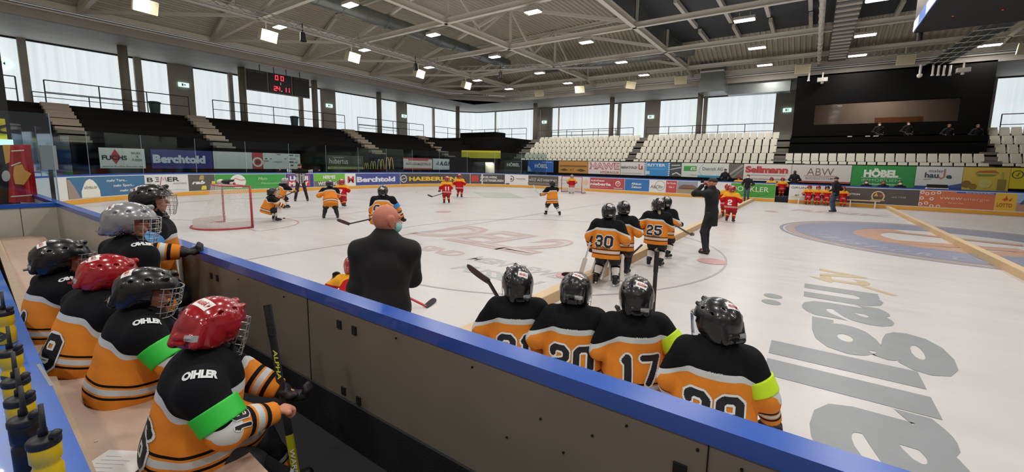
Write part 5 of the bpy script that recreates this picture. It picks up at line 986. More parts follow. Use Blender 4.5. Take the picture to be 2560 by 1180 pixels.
        for i in (0, 1): T += [('c', hips[i]+np.array([0, 0, .02]), kn[i], .092*k, .068*k), ('c', kn[i], ank[i]-np.array([0, 0, .01]), .066*k, .055*k)]
        blob('trousers', T, voxel, tm, root, k=.02, noise=noise*.8)
        for i in (0, 1):
            a = ank[i]; d = nrm(np.array([0, 1, 0]) if legs is None else np.array(legs[i])); z0 = a[2]-an; q0 = np.array([a[0], a[1], z0+.04])-d*.045; 
            blob('shoe', [('s', q0, q0+d*.17, .047, .042, Z_, 1.15), ('c', q0+d*.02, q0+d*.02+Z_*.06, .045, .042)], max(.008, voxel*.7), shoe, root, k=.02, cut=lambda P_, z0=z0: (z0+.004)-P_[:, 2])
    else:
        jm = jer_or if kit == 'amber' else jer_rd; wd = wide; lap = seat is not None
        J = [('s', ch-up*.04*k, neck-up*.1*k, .165*k*wd, .155*k*wd, fw, 1.3), ('s', neck-up*.115*k-rt*sh*.45, neck-up*.115*k+rt*sh*.45, .105*k, .105*k, fw, 1.12), ('s', shl[0]-up*.02, shl[1]-up*.02, .078*k, .078*k, fw, .95), ('c', neck-up*.05*k, neck+up*.015*k, .08*k, .062*k), ('s', ch, pel-up*.0*k, .17*k*wd, .19*k*wd, fw, 1.25)]
        hem_d = .07*k if lap else (.15*k); J += [('s', pel, pel-up*hem_d+fw*.02, .19*k*wd, .2*k*wd, fw, 1.2)]
        if lap: J += [('c', pel+fw*.06, pel+fw*.15+Z_*.01, .13*k, .12*k)]
        for i in (0, 1):
            e_, w_, s0 = el[i], wr[i], shl[i]; J += [('c', s0, e_, .082*k, .07*k), ('c', e_, w_-nrm(w_-e_)*.0, .072*k, .05*k)]
        hb = pel-up*hem_d; hcut = lambda P_: np.where(((P_-hb)@up < .1*k) & (np.abs((P_-hb)@rt) < .5), -((P_-hb)@up), -1.)
        def cutf(P_):
            inn = np.minimum.reduce([np.linalg.norm(P_-w_, axis=1) for w_ in wr]+[np.linalg.norm(P_-e_, axis=1) for e_ in el]); c = -((P_-hb)@up); c = np.where(inn < .11*k, np.minimum(c, -.01), c)
            for i in (0, 1): d = nrm(wr[i]-el[i]); near = np.linalg.norm(P_-wr[i], axis=1) < .075*k; c = np.where(near, np.maximum(c, (P_-wr[i])@d), c)
            return c
        def armw(V):
            dt = ev(J[:6], V, .02); o = []
            for i in (0, 1): o.append(np.minimum(ev([('c', shl[i], el[i], .082*k, .07*k)], V, .01), ev([('c', el[i], wr[i], .072*k, .05*k)], V, .01)))
            return dt, o
        def armt(V, i):      # distance along the arm from the shoulder
            d1 = el[i]-shl[i]; h1 = np.clip((V-shl[i])@d1/(d1@d1), -.5, 1); d2 = wr[i]-el[i]; h2 = np.clip((V-el[i])@d2/(d2@d2), 0, 1); L1 = np.linalg.norm(d1); L2 = np.linalg.norm(d2)
            a1 = np.linalg.norm(V-shl[i]-np.clip(h1, 0, 1)[:, None]*d1, axis=1); a2 = np.linalg.norm(V-el[i]-h2[:, None]*d2, axis=1); return np.where(a1 < a2, h1*L1, L1+h2*L2), L1+L2
        def yoke(V):
            dt, da = armw(V); s_ = (V-neck)@up; b_ = (V-neck)@fw; lat = np.abs((V-neck)@rt); base = s_+.095*k-np.maximum(0, lat-.1*k)*.1; base = np.where(b_ > .06*k, base, base); out = base
            for i in (0, 1):
                t_, L_ = armt(V, i); ax = el[i]-shl[i]; ax = nrm(ax); side = (V-shl[i])-((V-shl[i])@ax)[:, None]*ax; lt = side@nrm(rt*(-1, 1)[i]*.8+up*.6); fa2 = .10*k-t_+1.15*lt; w_ = 1/(1+np.exp(-np.clip((lat-.15*k)/.014, -30, 30))); sel = ((V-neck)@rt)*(-1, 1)[i] > 0; w_ = w_*sel; out = out*(1-w_)+np.minimum(fa2, .3)*w_
            return out
        def slv(V):
            dt, da = armw(V); o = np.full(len(V), 9.)
            for i in (0, 1): t_, L_ = armt(V, i); m_ = (da[i] < dt+.012) & (da[i] <= da[1-i]) & (t_ > .75*np.linalg.norm(el[i]-shl[i])); o = np.where(m_, (L_-t_)/k, o)
            return o
        def hemf(V): dt, da = armw(V); return np.where(np.minimum(da[0], da[1]) < dt-.0, 9., ((V-hb)@up)/k)
        jo, JV, JF = blob('jersey', J, voxel, jm, root, k=.03*k, cut=cutf, attrs=dict(yoke=yoke, sleeve=slv, hem=hemf), noise=noise)
        bv = drape(JV, JF) if (num or brand or voxel < .014) else None
        if num: ink, rim = (numk, numw) if kit == 'amber' else (numw, stkr); number(num, bv, neck-up*(.135*k+.05+numh*.62), rt, up, -fw, numh*.82, min(.012, max(.004, voxel*.5)), root, ink, rim)
        if brand: lettering(brand, bv, neck-up*.095*k, rt, up, -fw, .012, .075, numw, root, 'collar_lettering', .0, .3)
        for i in (0, 1):
            d = nrm(wr[i]-el[i])
            if armband and armband[i]:
                c = shl[i]*.33+el[i]*.67; ax = nrm(el[i]-shl[i]); hgt = .042*k*(armband[i][1] if len(armband[i]) > 1 else 1); blob('armband', [('c', c-ax*.1, c+ax*.1, .0895*k, .085*k)], max(.006, voxel*.7), mat('armband_'+armband[i][0], armband[i][0], .5), root, cut=lambda P_, c=c, ax=ax, hgt=hgt: np.abs((P_-c)@ax)-hgt)
            if not (bare is not None and bare[i]):
                gm = gl_k if not goalie or i == 1 else gl_k; sc = 1.28*k**.3; n_ = np.cross(d, rt)*-1; n_ = nrm(n_) if np.linalg.norm(n_) > .3 else -fw
                gp = [('s', wr[i]-d*.05, wr[i]+d*.012, .047*k, .04*k, n_, 1.15)]+hand_prims(wr[i]+d*.012, d, n_, np.cross(n_, d)*(1 if i else -1), sc, 1.0, .0125)
                blob('glove', gp, max(.006, voxel*.6), gm, root, k=.012)
        # pants, socks, skates
        T = [('s', hips[0], hips[1], .11*k, .11*k, Y_, 1.1)]; 
        for i in (0, 1): T += [('c', hips[i], hips[i]*.15+kn[i]*.85, .1*k, .085*k)]
        blob('pants', T, max(voxel, .012), pantk if kit == 'amber' or legs == 'k' else pantr, root, k=.03, noise=noise*.6)
        for i in (0, 1):
            a, b_ = kn[i], ank[i]; D_ = b_-a; skf = lambda V, a=a, D_=D_: (1-np.clip((V-a)@D_/(D_@D_), 0, 1))*np.linalg.norm(D_)/k
            blob('sock', [('c', a+np.array([0, 0, .02]), a*.55+b_*.45, .06*k, .056*k), ('c', a*.55+b_*.45, b_+nrm(D_)*-.02, .056*k, .044*k)], max(voxel, .012), sockm or (sock_or if kit == 'amber' else sock_rd), root, k=.02, attrs=dict(sk=skf))
            if goalie:
                d = nrm(b_-a); f_ = nrm(Y_-d*(Y_@d)); sd = np.cross(d, f_); mb = MB(); a2 = a-d*.14+f_*.07; b2 = b_+d*.02+f_*.075
                for q0, q1, wdt in ((a2, a2*.5+b2*.5, .21), (a2*.5+b2*.5, b2, .2)): mb.bar(q0, q1, wdt*k**.5, .045, gl_w, f_)
                for sg in (-1, 1): mb.bar(a2+sd*sg*.1-f_*.03, b2+sd*sg*.095-f_*.03, .03, .11, gl_w, f_)
                mb.build('leg_pad', root); MB().bar(a2*.7+b2*.3-f_*.06, a2*.68+b2*.32-f_*.06, .13, .1, gl_k, f_).build('pad_strap', root); MB().bar(a2*.25+b2*.75-f_*.06, a2*.23+b2*.77-f_*.06, .12, .09, gl_k, f_).build('pad_strap', root)
            fd = nrm(legs[i]) if (legs is not None and not isinstance(legs, str)) else nrm(np.array([(-.25, .25)[i], 1, 0])); z0 = b_[2]-an
            q0 = np.array([b_[0], b_[1], z0+.068])-fd*.025; bt = [('s', q0, q0+fd*.115*k**.5, .034, .03, Z_, .95), ('c', q0, b_+np.array([0, 0, .03]), .038, .046)]
            so, _, _ = blob('skate', bt, max(.008, voxel*.7), boot, root, k=.02)
            mb = MB(); c0 = q0-fd*.04; c1 = q0+fd*.14*k**.5; zz = lambda p, z: np.array([p[0], p[1], z])
            mb.bar(zz(c0+fd*.01, z0+.03), zz(c0+fd*.05, z0+.03), .03, .03, holder); mb.bar(zz(c1-fd*.05, z0+.03), zz(c1-fd*.01, z0+.03), .03, .03, holder); mb.bar(zz(c0, z0+.018), zz(c1, z0+.018), .012, .016, holder); mb.bar(zz(c0+fd*.003, z0+.006), zz(c1-fd*.003, z0+.006), .004, .012, blade); mb.build('blade_holder', so)
    # headgear
    if helm and helm in 'krs':
        hm = dict(k=hel_k, r=hel_r, s=hel_s)[helm]; r_, f_, u_ = R[:, 0], R[:, 1], R[:, 2]; HS = hsz; q = lambda x, y, z: hc+(r_*x+f_*y+u_*z)*HS; hv = max(.0045 if voxel < .011 else .007 if voxel < .016 else .011, voxel*.45)
        HP = [('e', q(0, -.008, .02), np.array([.108, .135, .118])*HS, R), ('e', q(0, -.055, -.02), np.array([.096, .082, .098])*HS, R), ('c', q(0, -.118, .05), q(0, .09, .112), .024, .018), ('c', q(.066, -.088, .05), q(.06, .07, .097), .018, .013), ('c', q(-.066, -.088, .05), q(-.06, .07, .097), .018, .013), ('c', q(.05, -.122, -.055), q(.055, -.108, .02), .022, .018), ('c', q(-.05, -.122, -.055), q(-.055, -.108, .02), .022, .018), ('c', q(-.03, -.128, -.03), q(.03, -.128, -.03), .016, .016), ('c', q(.092, -.03, -.0), q(.094, .04, .02), .014, .014), ('c', q(-.092, -.03, -.0), q(-.094, .04, .02), .014, .014)]
        def hcut(P_):
            x = (P_-hc)@r_/HS; y = (P_-hc)@f_/HS; z = (P_-hc)@u_/HS; inner = -ev([('e', q(0, -.01, .0), np.array([.093, .117, .105])*HS, R), ('e', q(0, -.05, -.05), np.array([.08, .068, .09])*HS, R)], P_, .02)
            face_ = np.minimum(y-.03, .035-z); bot = -.075-z+np.maximum(0, y+.03)*.5; o = np.maximum(np.maximum(inner, face_), bot)
            for vx, vy, vz in ((.034, -.02, .118), (-.034, -.02, .118), (.034, .045, .112), (-.034, .045, .112), (.083, -.0, .085), (-.083, .0, .085), (.08, -.06, .07), (-.08, -.06, .07), (.036, -.085, .095), (-.036, -.085, .095), (.105, -.01, -.025), (-.105, -.01, -.025)):
                d = P_-q(vx, vy, vz); o = np.maximum(o, .0065-np.sqrt(((d@r_)*1.0)**2+((d@f_)*.42)**2+((d@u_)*.6)**2))
            return o
        ho, HV, HF = blob('helmet', HP, hv, hm, root, k=.008, cut=hcut)
        MB().bar(q(0, -.128, -.045), q(0, -.16, -.052), .05, .006, hm).build('helmet_tab', ho)
        if stickers:
            hb_ = drape(HV, HF); cst = q(.018, -.085, .1); n_ = nrm(-f_*.75+u_+r_*.18); rr2 = nrm(np.cross(f_*.8+r_*.1, n_)); uu2 = np.cross(n_, rr2)
            lettering('ALLGÄU', hb_, cst, rr2, uu2, n_, .02, .062, stkr, ho, 'sticker', .04, .2, back=(stk, 1.25), off=.0035)
            c2 = q(.035, -.12, -.03); n2 = nrm(-f_+r_*.35); r2 = nrm(np.cross(-n2*0+u_, n2)); gp = [(a, b_) for a in (-.028, -.014, 0, .014, .028) for b_ in (-.013, 0, .013)]; P_ = project(hb_, c2, r2, u_, n2, gp, .003)
            if all(p is not None for p in P_): MB().add(P_, [(3*i+j, 3*i+3+j, 3*i+4+j, 3*i+1+j) for i in range(4) for j in (0, 1)], stkg).build('sticker', ho)
        if cage:
            mb = MB(); ce = lambda a, z: q(.1*math.sin(a), .045+.098*math.cos(a)*(1-.25*max(0, -z-.05)/.07), z)
            if visor:
                vs = [ce(-1.35+2.7*i/14, z) for i in range(15) for z in (.04, -.1)]; mb.add(vs, [(2*i, 2*i+2, 2*i+3, 2*i+1) for i in range(14)], glass_mat('visor_clear', 'e8eef2', .8)); mb.build('face_shield', ho); mb = MB()
            rw = .0022 if voxel < .012 else .003
            for z in (.045, .015, -.02, -.05, -.085, -.115) if not visor else (.045, -.1): mb.tube([ce(-1.45+2.9*i/12, z) for i in range(13)], rw, cagem, 5)
            if not visor:
                for a in (-1.3, -.9, -.45, 0, .45, .9, 1.3): mb.tube([ce(a, .045), ce(a, -.03), ce(a*.9, -.115)], rw, cagem, 5)
            mb.build('face_cage', ho); MB().tube([q(-.08, .03, -.06), q(-.05, .06, -.125), q(0, .075, -.135), q(.05, .06, -.125), q(.08, .03, -.06)], .009, gl_k, 6).build('chin_strap', ho)
        if hair: blob('hair', [('c', q(0, -.09, -.07), q(.01, -.13, -.2), .035, .02), ('c', q(0.01, -.13, -.2), q(.02, -.12, -.27), .02, .012)], voxel*.7, hair, root)
    else:
        q = lambda x, y, z: hc+R[:, 0]*x+R[:, 1]*y+R[:, 2]*z
        if cap is not None: blob('cap', [('e', q(0, -.01, .045), np.array([.088, .107, .088]), R)]+([('s', q(0, .1, .045), q(0, .15, .035), .05, .045, R[:, 2], 4)] if cap[1] else []), max(.007, voxel*.6), cap[0], root, k=.01, cut=lambda P_: .03-(P_-hc)@R[:, 2])
        elif hair is not None: blob('hair', [('e', q(0, -.018, .03), np.array([.086, .104, .1]), R)], max(.007, voxel*.6), hair, root, k=.01, noise=.003, cut=lambda P_: np.maximum(np.minimum((P_-hc)@R[:, 1]-.045, .05-(P_-hc)@R[:, 2]), -.06-(P_-hc)@R[:, 2]+.0))
    if mask is not None:
        q = lambda x, y, z: hc+R[:, 0]*x+R[:, 1]*y+R[:, 2]*z
        mo, _, _ = blob('face_mask', [('e', q(0, .03, -.045), np.array([.072, .088, .062]), R)], max(.006, voxel*.5), mask, root, cut=lambda P_: np.maximum(.035-(P_-hc)@R[:, 1], (P_-hc)@R[:, 2]+.008))
        for sg in (-1, 1): MB().tube([q(.062*sg, .05, -.02), q(.08*sg, .0, .01), q(.088*sg, -.02, .012)], .0015, maskw, 4).build('ear_loop', mo); MB().tube([q(.05*sg, .05, -.08), q(.078*sg, -.0, -.04), q(.088*sg, -.02, -.0)], .0015, maskw, 4).build('ear_loop', mo)
    G['bvh'] = locals().get('bv'); return G
def hockey_stick(top, heel, bdir, label, shaft=None, bl_m=None, blen=.27, grip=None, curve=.03, txt=None, goalie=False):
    """thing on its own, world coordinates"""
    top, heel = np.array(top, float), np.array(heel, float); shaft = shaft or boot; bl_m = bl_m or boot; t = empty('hockey_stick', tuple(heel), 0, label, 'hockey stick'); a = top-heel; L_ = np.linalg.norm(a); d = a/L_; b_ = nrm(bdir)
    side = np.cross(d, b_); MB().bar((0, 0, 0), a*.86, .028, .018, shaft, side).build('shaft', t); MB().bar(a*.86, a, .031, .022, grip or gl_k, side).build('grip_tape', t)
    if goalie: MB().bar((0, 0, 0), a*.45, .075, .02, gl_w, side).build('paddle', t)
    upv = nrm(d-b_*(d@b_)); mb = MB(); n = 8; vs = []
    for i in range(n+1):
        u = i/n; c = b_*blen*(u-.06)+side*curve*u*u; h_ = .035+.006*math.sin(u*3)-(.02*max(0, u-.85)/.15)
        for s_, v_ in ((-1, -1), (1, -1), (1, 1), (-1, 1)): vs.append(c+side*.005*s_+upv*h_*v_+upv*.02*u)
    fs = [(4*i+j, 4*i+(j+1) % 4, 4*i+4+(j+1) % 4, 4*i+4+j) for i in range(n) for j in range(4)]+[(0, 1, 2, 3), (4*n+3, 4*n+2, 4*n+1, 4*n)]
    mb.add(vs, fs, bl_m); mb.build('blade', t); return t, d, side, a
# ================================================================ the people
Z0 = .012
def lin(G, w):       # world -> person's local
    o = G if not isinstance(G, dict) else G['root']; return np.array(o.matrix_basis.inverted() @ Vector(w))
A = (0, 0)
NEON, GRN, BLU = 'c4e81a', '2cc23c', '2f7ec0'
# --- four waiting players right behind the boards (backs to the bench)
wp = 'amber players waiting along the boards'
person((-1.81, 2.5, Z0), .55, 'child in amber jersey, leftmost of four at the boards, stick blade by the shoulder', 1.22, head=(.25, .1), num='21', brand='BAUER', voxel=.009, face=True, wide=1.1, hands=[(-.2, .2, .72), (.16, .24, .7)], group=wp)
person((-1.36, 2.59, Z0), .42, 'child in amber jersey number 20, second of the four at the boards', 1.22, head=(-.1, -.3), num='20', brand='BAUER', voxel=.009, wide=1.12, hands=[(-.24, .14, .62), (.22, .18, .62)], group=wp)
G17 = person((-.93, 2.7, Z0), .62, 'child in amber jersey number 17 with neon armband, third of the four at the boards', 1.24, head=(-.2, 0), num='17', brand='BAUER', voxel=.009, wide=1.1, armband=(None, (NEON,)), hands=[(-.2, .2, .62), (.3, .02, .58)], group=wp)
person((-.37, 2.5, Z0), .15, 'child in amber jersey number 29 with neon armband, rightmost of the four at the boards', 1.25, head=(.75, -.1), num='29', brand='BAUER', voxel=.009, wide=1.15, visor=True, armband=(None, (NEON,)), hands=[(-.27, .12, .55), (.31, .1, .55)], group=wp)
bvq = None
# --- bald man
person((-2.6, 1.9, Z0), .68, 'bald adult in black jacket with light blue face mask standing just beyond the boards', 1.73, adult=True, lean=(0, .05), head=(-.8, -.05), hands=[(-.14, .26, .98), (-.04, .3, 1.12)], elbow=[(-.3, -.5, -1), (1, -.4, -.6)], helm=None, mask=maskm, voxel=.012, bare=(True, True), wide=1.05)
# --- the bench
bz = BF
k16 = (-2.2, .6, bz)
def L2(r, yw, w): return tuple(np.array(Matrix.Rotation(-yw, 3, 'Z')) @ (np.array(w)-np.array(r)))
G = person(k16, -.4, 'child with red helmet and green armband seated on the bench, sleeve number 16', 1.23, sockm=sock_bk, hsz=1.02, seat=.4, lean=(.05, .16), head=(.85, -.3), helm='r', num='16', voxel=.008, armband=(None, (GRN, 1.0)), hands=[L2(k16, -.4, atd(700, 972, 2.12)), (.15, .3, .56)], feet=[(-.02, .34, .1), (.2, .46, .1)], bare=(None, (0, -.2, -1)), elbow=[(-1, -.2, -.6), (1.0, -.7, -.5)], wide=1.1)
def shoulder_text(G, txt, i=1, h_=.034, w_=.115):
    up, rt, fw = G['up'], G['rt'], G['fw']; sg = (-1, 1)[i]; c = G['shl'][i]+up*.03-fw*.0; n = nrm(up*.9+rt*sg*.75); u_ = nrm(-rt*sg*.9+up*.7); u_ = nrm(u_-n*(u_@n)); r_ = np.cross(u_, n); lettering(txt, G['bvh'], c, r_, u_, n, h_, w_, numw, G['root'], 'shoulder_lettering', .06)
def sleeve_number(G, txt, i=1, h_=.055):
    a, b_ = G['el'][i], G['wr'][i]; d = nrm(b_-a); sg = (-1, 1)[i]; n = G['rt']*sg*.8+np.array([0, 0, .7]); n = nrm(n-d*(n@d)); u_ = -d; r_ = np.cross(u_, n); number(txt, G['bvh'], a+d*.015, r_, u_, n, h_, .0035, G['root'], name='sleeve_number')
shoulder_text(G, 'OIHLER'); sleeve_number(G, '16')
G = person((-3.08, .58, bz), -.1, 'child with black helmet and green armband on the bench beside the red helmeted one', 1.22, hsz=1.04, seat=.4, lean=(.04, .18), head=(-.3, -.2), helm='k', voxel=.009, armband=(None, (GRN, 1.2)), hands=[(-.02, .32, .5), (.2, .3, .52)], elbow=[(-1, -.2, -.6), (1.0, -.5, -.4)], wide=1.1)
shoulder_text(G, 'OIHLER')
person((-3.68, .5, bz), .3, 'child with red helmet hunched on the bench behind two others', 1.22, hsz=1.06, seat=.4, lean=(.08, .25), head=(-.4, -.3), helm='r', num='9', voxel=.01, hands=[(-.05, .34, .48), (.15, .34, .48)], wide=1.1)
G = person((-4.42, .47, bz), .15, 'child with black helmet in profile, farthest left on the bench', 1.22, seat=.4, lean=(0, .15), head=(-.2, -.1), helm='k', num='4', voxel=.01, hands=[(-.05, .3, .5), (.2, .28, .5)], wide=1.05)
shoulder_text(G, 'OIHLER')
G = person((-4.05, .8, bz), .1, 'child with silver helmet standing behind the seated players by the gate', 1.4, head=(-.5, -.1), helm='s', voxel=.011, hands=[(-.15, .2, .6), (.2, .15, .6)], wide=1.0)
shoulder_text(G, 'OIHLER')
G = person((-4.85, 1.14, bz), -.3, 'child with black helmet standing in the gate, blue armband, glove on the board cap', 1.5, head=(-.1, .05), helm='k', voxel=.01, num=None, armband=(None, (BLU,)), hands=[(-.15, .15, .6), (.4, .2, .9)], elbow=[(-.9, -.6, -.5), (.8, -.2, -.7)], wide=.95)
sleeve_number(G, '8', 1, .05)
# --- stick of the nearest child
wtop, wheel = atd(668, 762, 2.12), atd(765, 1330, 2.05)
tS, dS, sS, aS = hockey_stick(wtop, wheel, (.6, .6, 0), 'black and yellow hockey stick held upright by the nearest seated child', shaft=mat('stick_dark', '24242a', .35), bl_m=boot)
MB().bar(aS*.0, aS*.42, .0295, .0195, mat('stick_yellow', 'b8b824', .4), sS).build('yellow_section', tS)
nS = nrm(np.array([.1, -1, .3])-dS*np.dot(dS, [.1, -1, .3]))
def onstick(txt, f0, wl, h_, m):
    g, f, gw = glyphs(txt, .02, .2); nn = nrm(EYE-(wheel+aS*f0)); nn = nrm(nn-dS*(nn@dS)); vv = np.cross(nn, -dS); MB().add([aS*f0-dS*(p[0]/gw*wl)-vv*0+vv*(p[1]-.5)*h_*-1*-1+nn*.0165 for p in g], f, m).build('stick_lettering', tS)
onstick('ALPHA', .80, .15, .017, mat('print_lime', 'c8c840', .5)); onstick('WARRIOR', .36, .2, .02, numw)
# --- sticks of the four at the boards
hockey_stick((-1.87, 2.95, .2), (-2.2, 2.62, 1.02), (-.75, -.1, .35), 'upturned stick with taped blade beside the leftmost helmet at the boards', bl_m=mat('tape_maroon', '3c1c20', .6), shaft=boot)
hockey_stick((-.98, 3.25, 1.34), (-1.05, 3.45, .05), (-.8, .4, 0), 'dark stick rising behind the helmet of number 17')
hockey_stick((-1.17, 2.93, .93), (-1.0, 3.6, .05), (-.8, .3, 0), 'stick whose knob shows between numbers 20 and 17')
# --- red child behind the bald man
p = onz(876, 728, .5); person((p[0]-.1, p[1]+.1, Z0), .9, 'child in red kit stooping, half hidden behind the bald man', 1.05, kit='red', helm='r', pelvis=(0, -.1, .36), lean=(0, .9), head=(0, -.3), voxel=.014, hands=[(-.25, .3, .5), (.2, .4, .4)])
h_ = onz(1066, 766, .03); e_ = onz(1010, 752, .12); hockey_stick(e_+(e_-h_)*2.2+np.array([0, 0, .25]), h_, onz(1095, 745, .06)-h_, 'red shafted stick with black blade on the ice beside the bald man', shaft=redt, bl_m=gl_k, blen=.3)
# --- standing group at the divider
gr = 'amber players standing by the divider'
p30 = (-2.75, 6.3, Z0); G = person(p30, .12, 'goalkeeper in amber jersey number 30 with white leg pads', 1.42, num='30', goalie=True, voxel=.012, head=(.2, 0), hands=[(-.3, .1, .62), (.28, .2, .72)], feet=[(-.17, .05, .12), (.17, .05, .12)], lean=(0, .12), noise=.003, group=gr, numh=.19)
lettering('EV FÜSSEN', G['bvh'], G['neck']-G['up']*.43, G['rt'], G['up'], -G['fw'], .04, .23, numk, G['root'], 'back_lettering', .02)
a = atd(1480, 590, 6.72); b_ = atd(1468, 648, 6.6); hockey_stick(a, np.array([-3.12, 6.12, .16]), atd(1425, 645, 6.6)-b_, 'goalkeeper stick with wide white paddle held by number 30', goalie=True, shaft=gl_w, bl_m=gl_k, blen=.34)
person((-2.82, 7.15, Z0), .1, 'child in amber jersey and long black pants beside goalkeeper 30', 1.4, sockm=pantk, voxel=.013, head=(.5, 0), hands=[(-.1, .3, .8), (.25, .2, .75)], group=gr)
G = person((-2.5, 8.15, Z0), .02, 'child with ponytail in amber jersey number 25, standing by the divider', 1.42, voxel=.013, head=(.6, .05), num='25', hair=hairl, hands=[(-.3, .1, .68), (.15, .3, .78)], numh=.19, group=gr)
lettering('EV FÜSSEN', G['bvh'], G['neck']-G['up']*.44, G['rt'], G['up'], -G['fw'], .04, .23, numk, G['root'], 'back_lettering', .02)
person((-2.62, 9.1, Z0), -.3, 'child in amber jersey partly hidden behind number 25', 1.4, voxel=.014, head=(.5, 0), num='2', group=gr)
hockey_stick(atd(1598, 553, 8.1), atd(1790, 545, 8.3)*0+atd(1575, 607, 7.6), (-.8, .2, 0), 'black stick held across between goalkeeper 30 and number 25')
hockey_stick(atd(1675, 555, 8.6), atd(1726, 586, 8.2), (.9, .2, .1), 'thin dark stick pointing right behind number 25', blen=.08)
hockey_stick(atd(1605, 612, 7.7), atd(1572, 643, 7.3), (-.8, .1, 0), 'dark stick low beside the divider next to number 25', blen=.1)
# --- man in black filming
person((-1.88, 10.28, Z0), 1.25, 'adult all in black holding a phone to the face on the ice', 1.85, adult=True, helm=None, cap=(gl_k, False), voxel=.016, head=(.1, .1), hands=[(-.06, .24, 1.6), (.1, .22, 1.58)], elbow=[(-.6, .2, -.8), (.6, .2, -.8)], bare=(True, True), coat=(jack, trk, .3), feet=[(-.12, .02, .09), (.1, .12, .09)])
t = empty('phone', (-2.16, 10.42, 1.7), 1.25, 'phone held at the face of the adult in black', 'phone'); MB().box((-.07, -.004, -.036), (.07, .004, .036), gl_k).build('phone_body', t)
for i, (x, y, n_) in enumerate(((-2.45, 17.0, '2'), (-2.85, 18.6, None))): person((x, y, Z0), (-.1, .3)[i], ['child in red jersey with yellow shoulders and number 2 right behind the adult in black', 'child in red kit mostly hidden behind the adult in black'][i], 1.42, kit='red', helm='r', voxel=.02, num=n_, cage=False, face=False)
# --- play on the ice
pl = 'skaters in play'
person((-14.45, 6.35, Z0), -.35, 'goalkeeper in amber jersey crouching in front of the left goal', 1.3, goalie=True, voxel=.018, lean=(0, .4), pelvis=(0, -.1, .42), feet=[(-.3, .1, .11), (.25, .15, .11)], hands=[(-.3, .3, .45), (.25, .35, .5)], head=(0, 0), cage=True, face=False)
hockey_stick(atd(676, 518, 13.6), atd(700, 546, 13.6), (.5, -.5, 0), 'goalkeeper stick held in front of the left goal', goalie=False, shaft=gl_w, blen=.3)
person((-17.9, 8.3, Z0), .2, 'child in amber jersey number 2 with silver helmet skating beside the referee', 1.3, helm='s', voxel=.018, num='2', lean=(.25, .35), hands=[(.2, .45, .6), (.3, .4, .7)], feet=[(-.15, -.25, .1), (.1, .15, .1)], cage=False, face=False)
hockey_stick(atd(738, 478, 16.3), atd(692, 499, 16.4), (-.9, -.2, .3), 'stick of the amber skater with silver helmet')
person((-13.63, 7.88, Z0), 1.1, 'amber skater bending forward in long black pants in front of the red number 7', 1.42, voxel=.018, num=None, lean=(0, .6), sockm=pantk, hands=[(-.28, .25, .8), (.2, .45, .75)], feet=[(-.22, .05, .11), (.2, -.05, .11)], legs='k', cage=False, face=False)
person((-16.6, 10.1, Z0), .75, 'child in red jersey number 7 skating beside the long black pants', 1.25, kit='red', helm='r', voxel=.018, num='7', lean=(0, .3), feet=[(-.05, .25, .12), (.18, -.3, .16)], cage=False, face=False)
p = atd(955, 462, 10.0); pz_ = onz(955, 462, 1.2)
person((p[0], p[1], Z0), .75, 'amber skater with blue armband bending behind the bald man\'s head', 1.5, voxel=.016, num='94', lean=(.0, .45), head=(-.1, .3), hands=[(-.35, .3, .52), (.42, .2, .62)], armband=(None, (BLU,)), cage=False, face=False, wide=1.1, numh=.24)
hockey_stick(atd(1003, 530, 9.7), atd(872, 560, 10.0), (-.9, -.2, .15), 'stick with dark red blade reaching left of the bald man', bl_m=mat('tape_maroon', '3c1c20'), shaft=boot, blen=.4)
person((-14.86, 14.5, Z0), .95, 'child in red jersey number 11 standing with stick on the far ice', 1.38, kit='red', helm='r', voxel=.02, num='11', cage=False, face=False, lean=(.05, .15), hands=[(-.3, .25, .65), (.15, .3, .7)])
hockey_stick(atd(1108, 483, 20), atd(1080, 492, 20), (-.7, -.2, .2), 'stick of the red player number 11')
person((-17.0, 17.6, Z0), .5, 'child in red jersey just behind the red number 11', 1.4, kit='red', helm='r', voxel=.022, cage=False, face=False)
person((-8.55, 14.1, Z0), .95, 'child in amber jersey skating alone with legs apart in mid ice', 1.44, voxel=.018, lean=(0, .15), head=(.5, 0), hands=[(-.3, .4, .8), (.1, .4, .7)], feet=[(-.2, .15, .11), (.25, -.2, .11)], cage=False, face=False)
hockey_stick(atd(1352, 490, 16), atd(1338, 474, 15.6), (-.6, .3, .5), 'stick with pale blade raised by the lone amber skater', bl_m=gl_w, shaft=gl_w)
person((-14.35, 26.3, Z0), PI+.35, 'goalkeeper in red jersey with white pads standing in the far goal', 1.38, kit='red', helm='s', goalie=True, voxel=.022, cage=True, face=False)
ref = pattern_mat('referee_stripes', 'e0dedc', [('lat', 0, .025, BK), ('top', -.17, .5, BK), ('arm', .42, .46, WT), ('arm', .49, .53, WT), ('arm', .36, .39, WT)])
G = person((-20.6, 10.45, Z0), -2.05, 'referee in striped shirt with both arms stretched out sideways', 1.86, adult=True, helm=None, cap=(gl_k, False), voxel=.02, hands=[(-.85, .05, 1.5), (.85, .05, 1.5)], feet=[(-.26, 0, .1), (.26, 0, .1)], coat=(ref, trk, .1, 1), face=False)
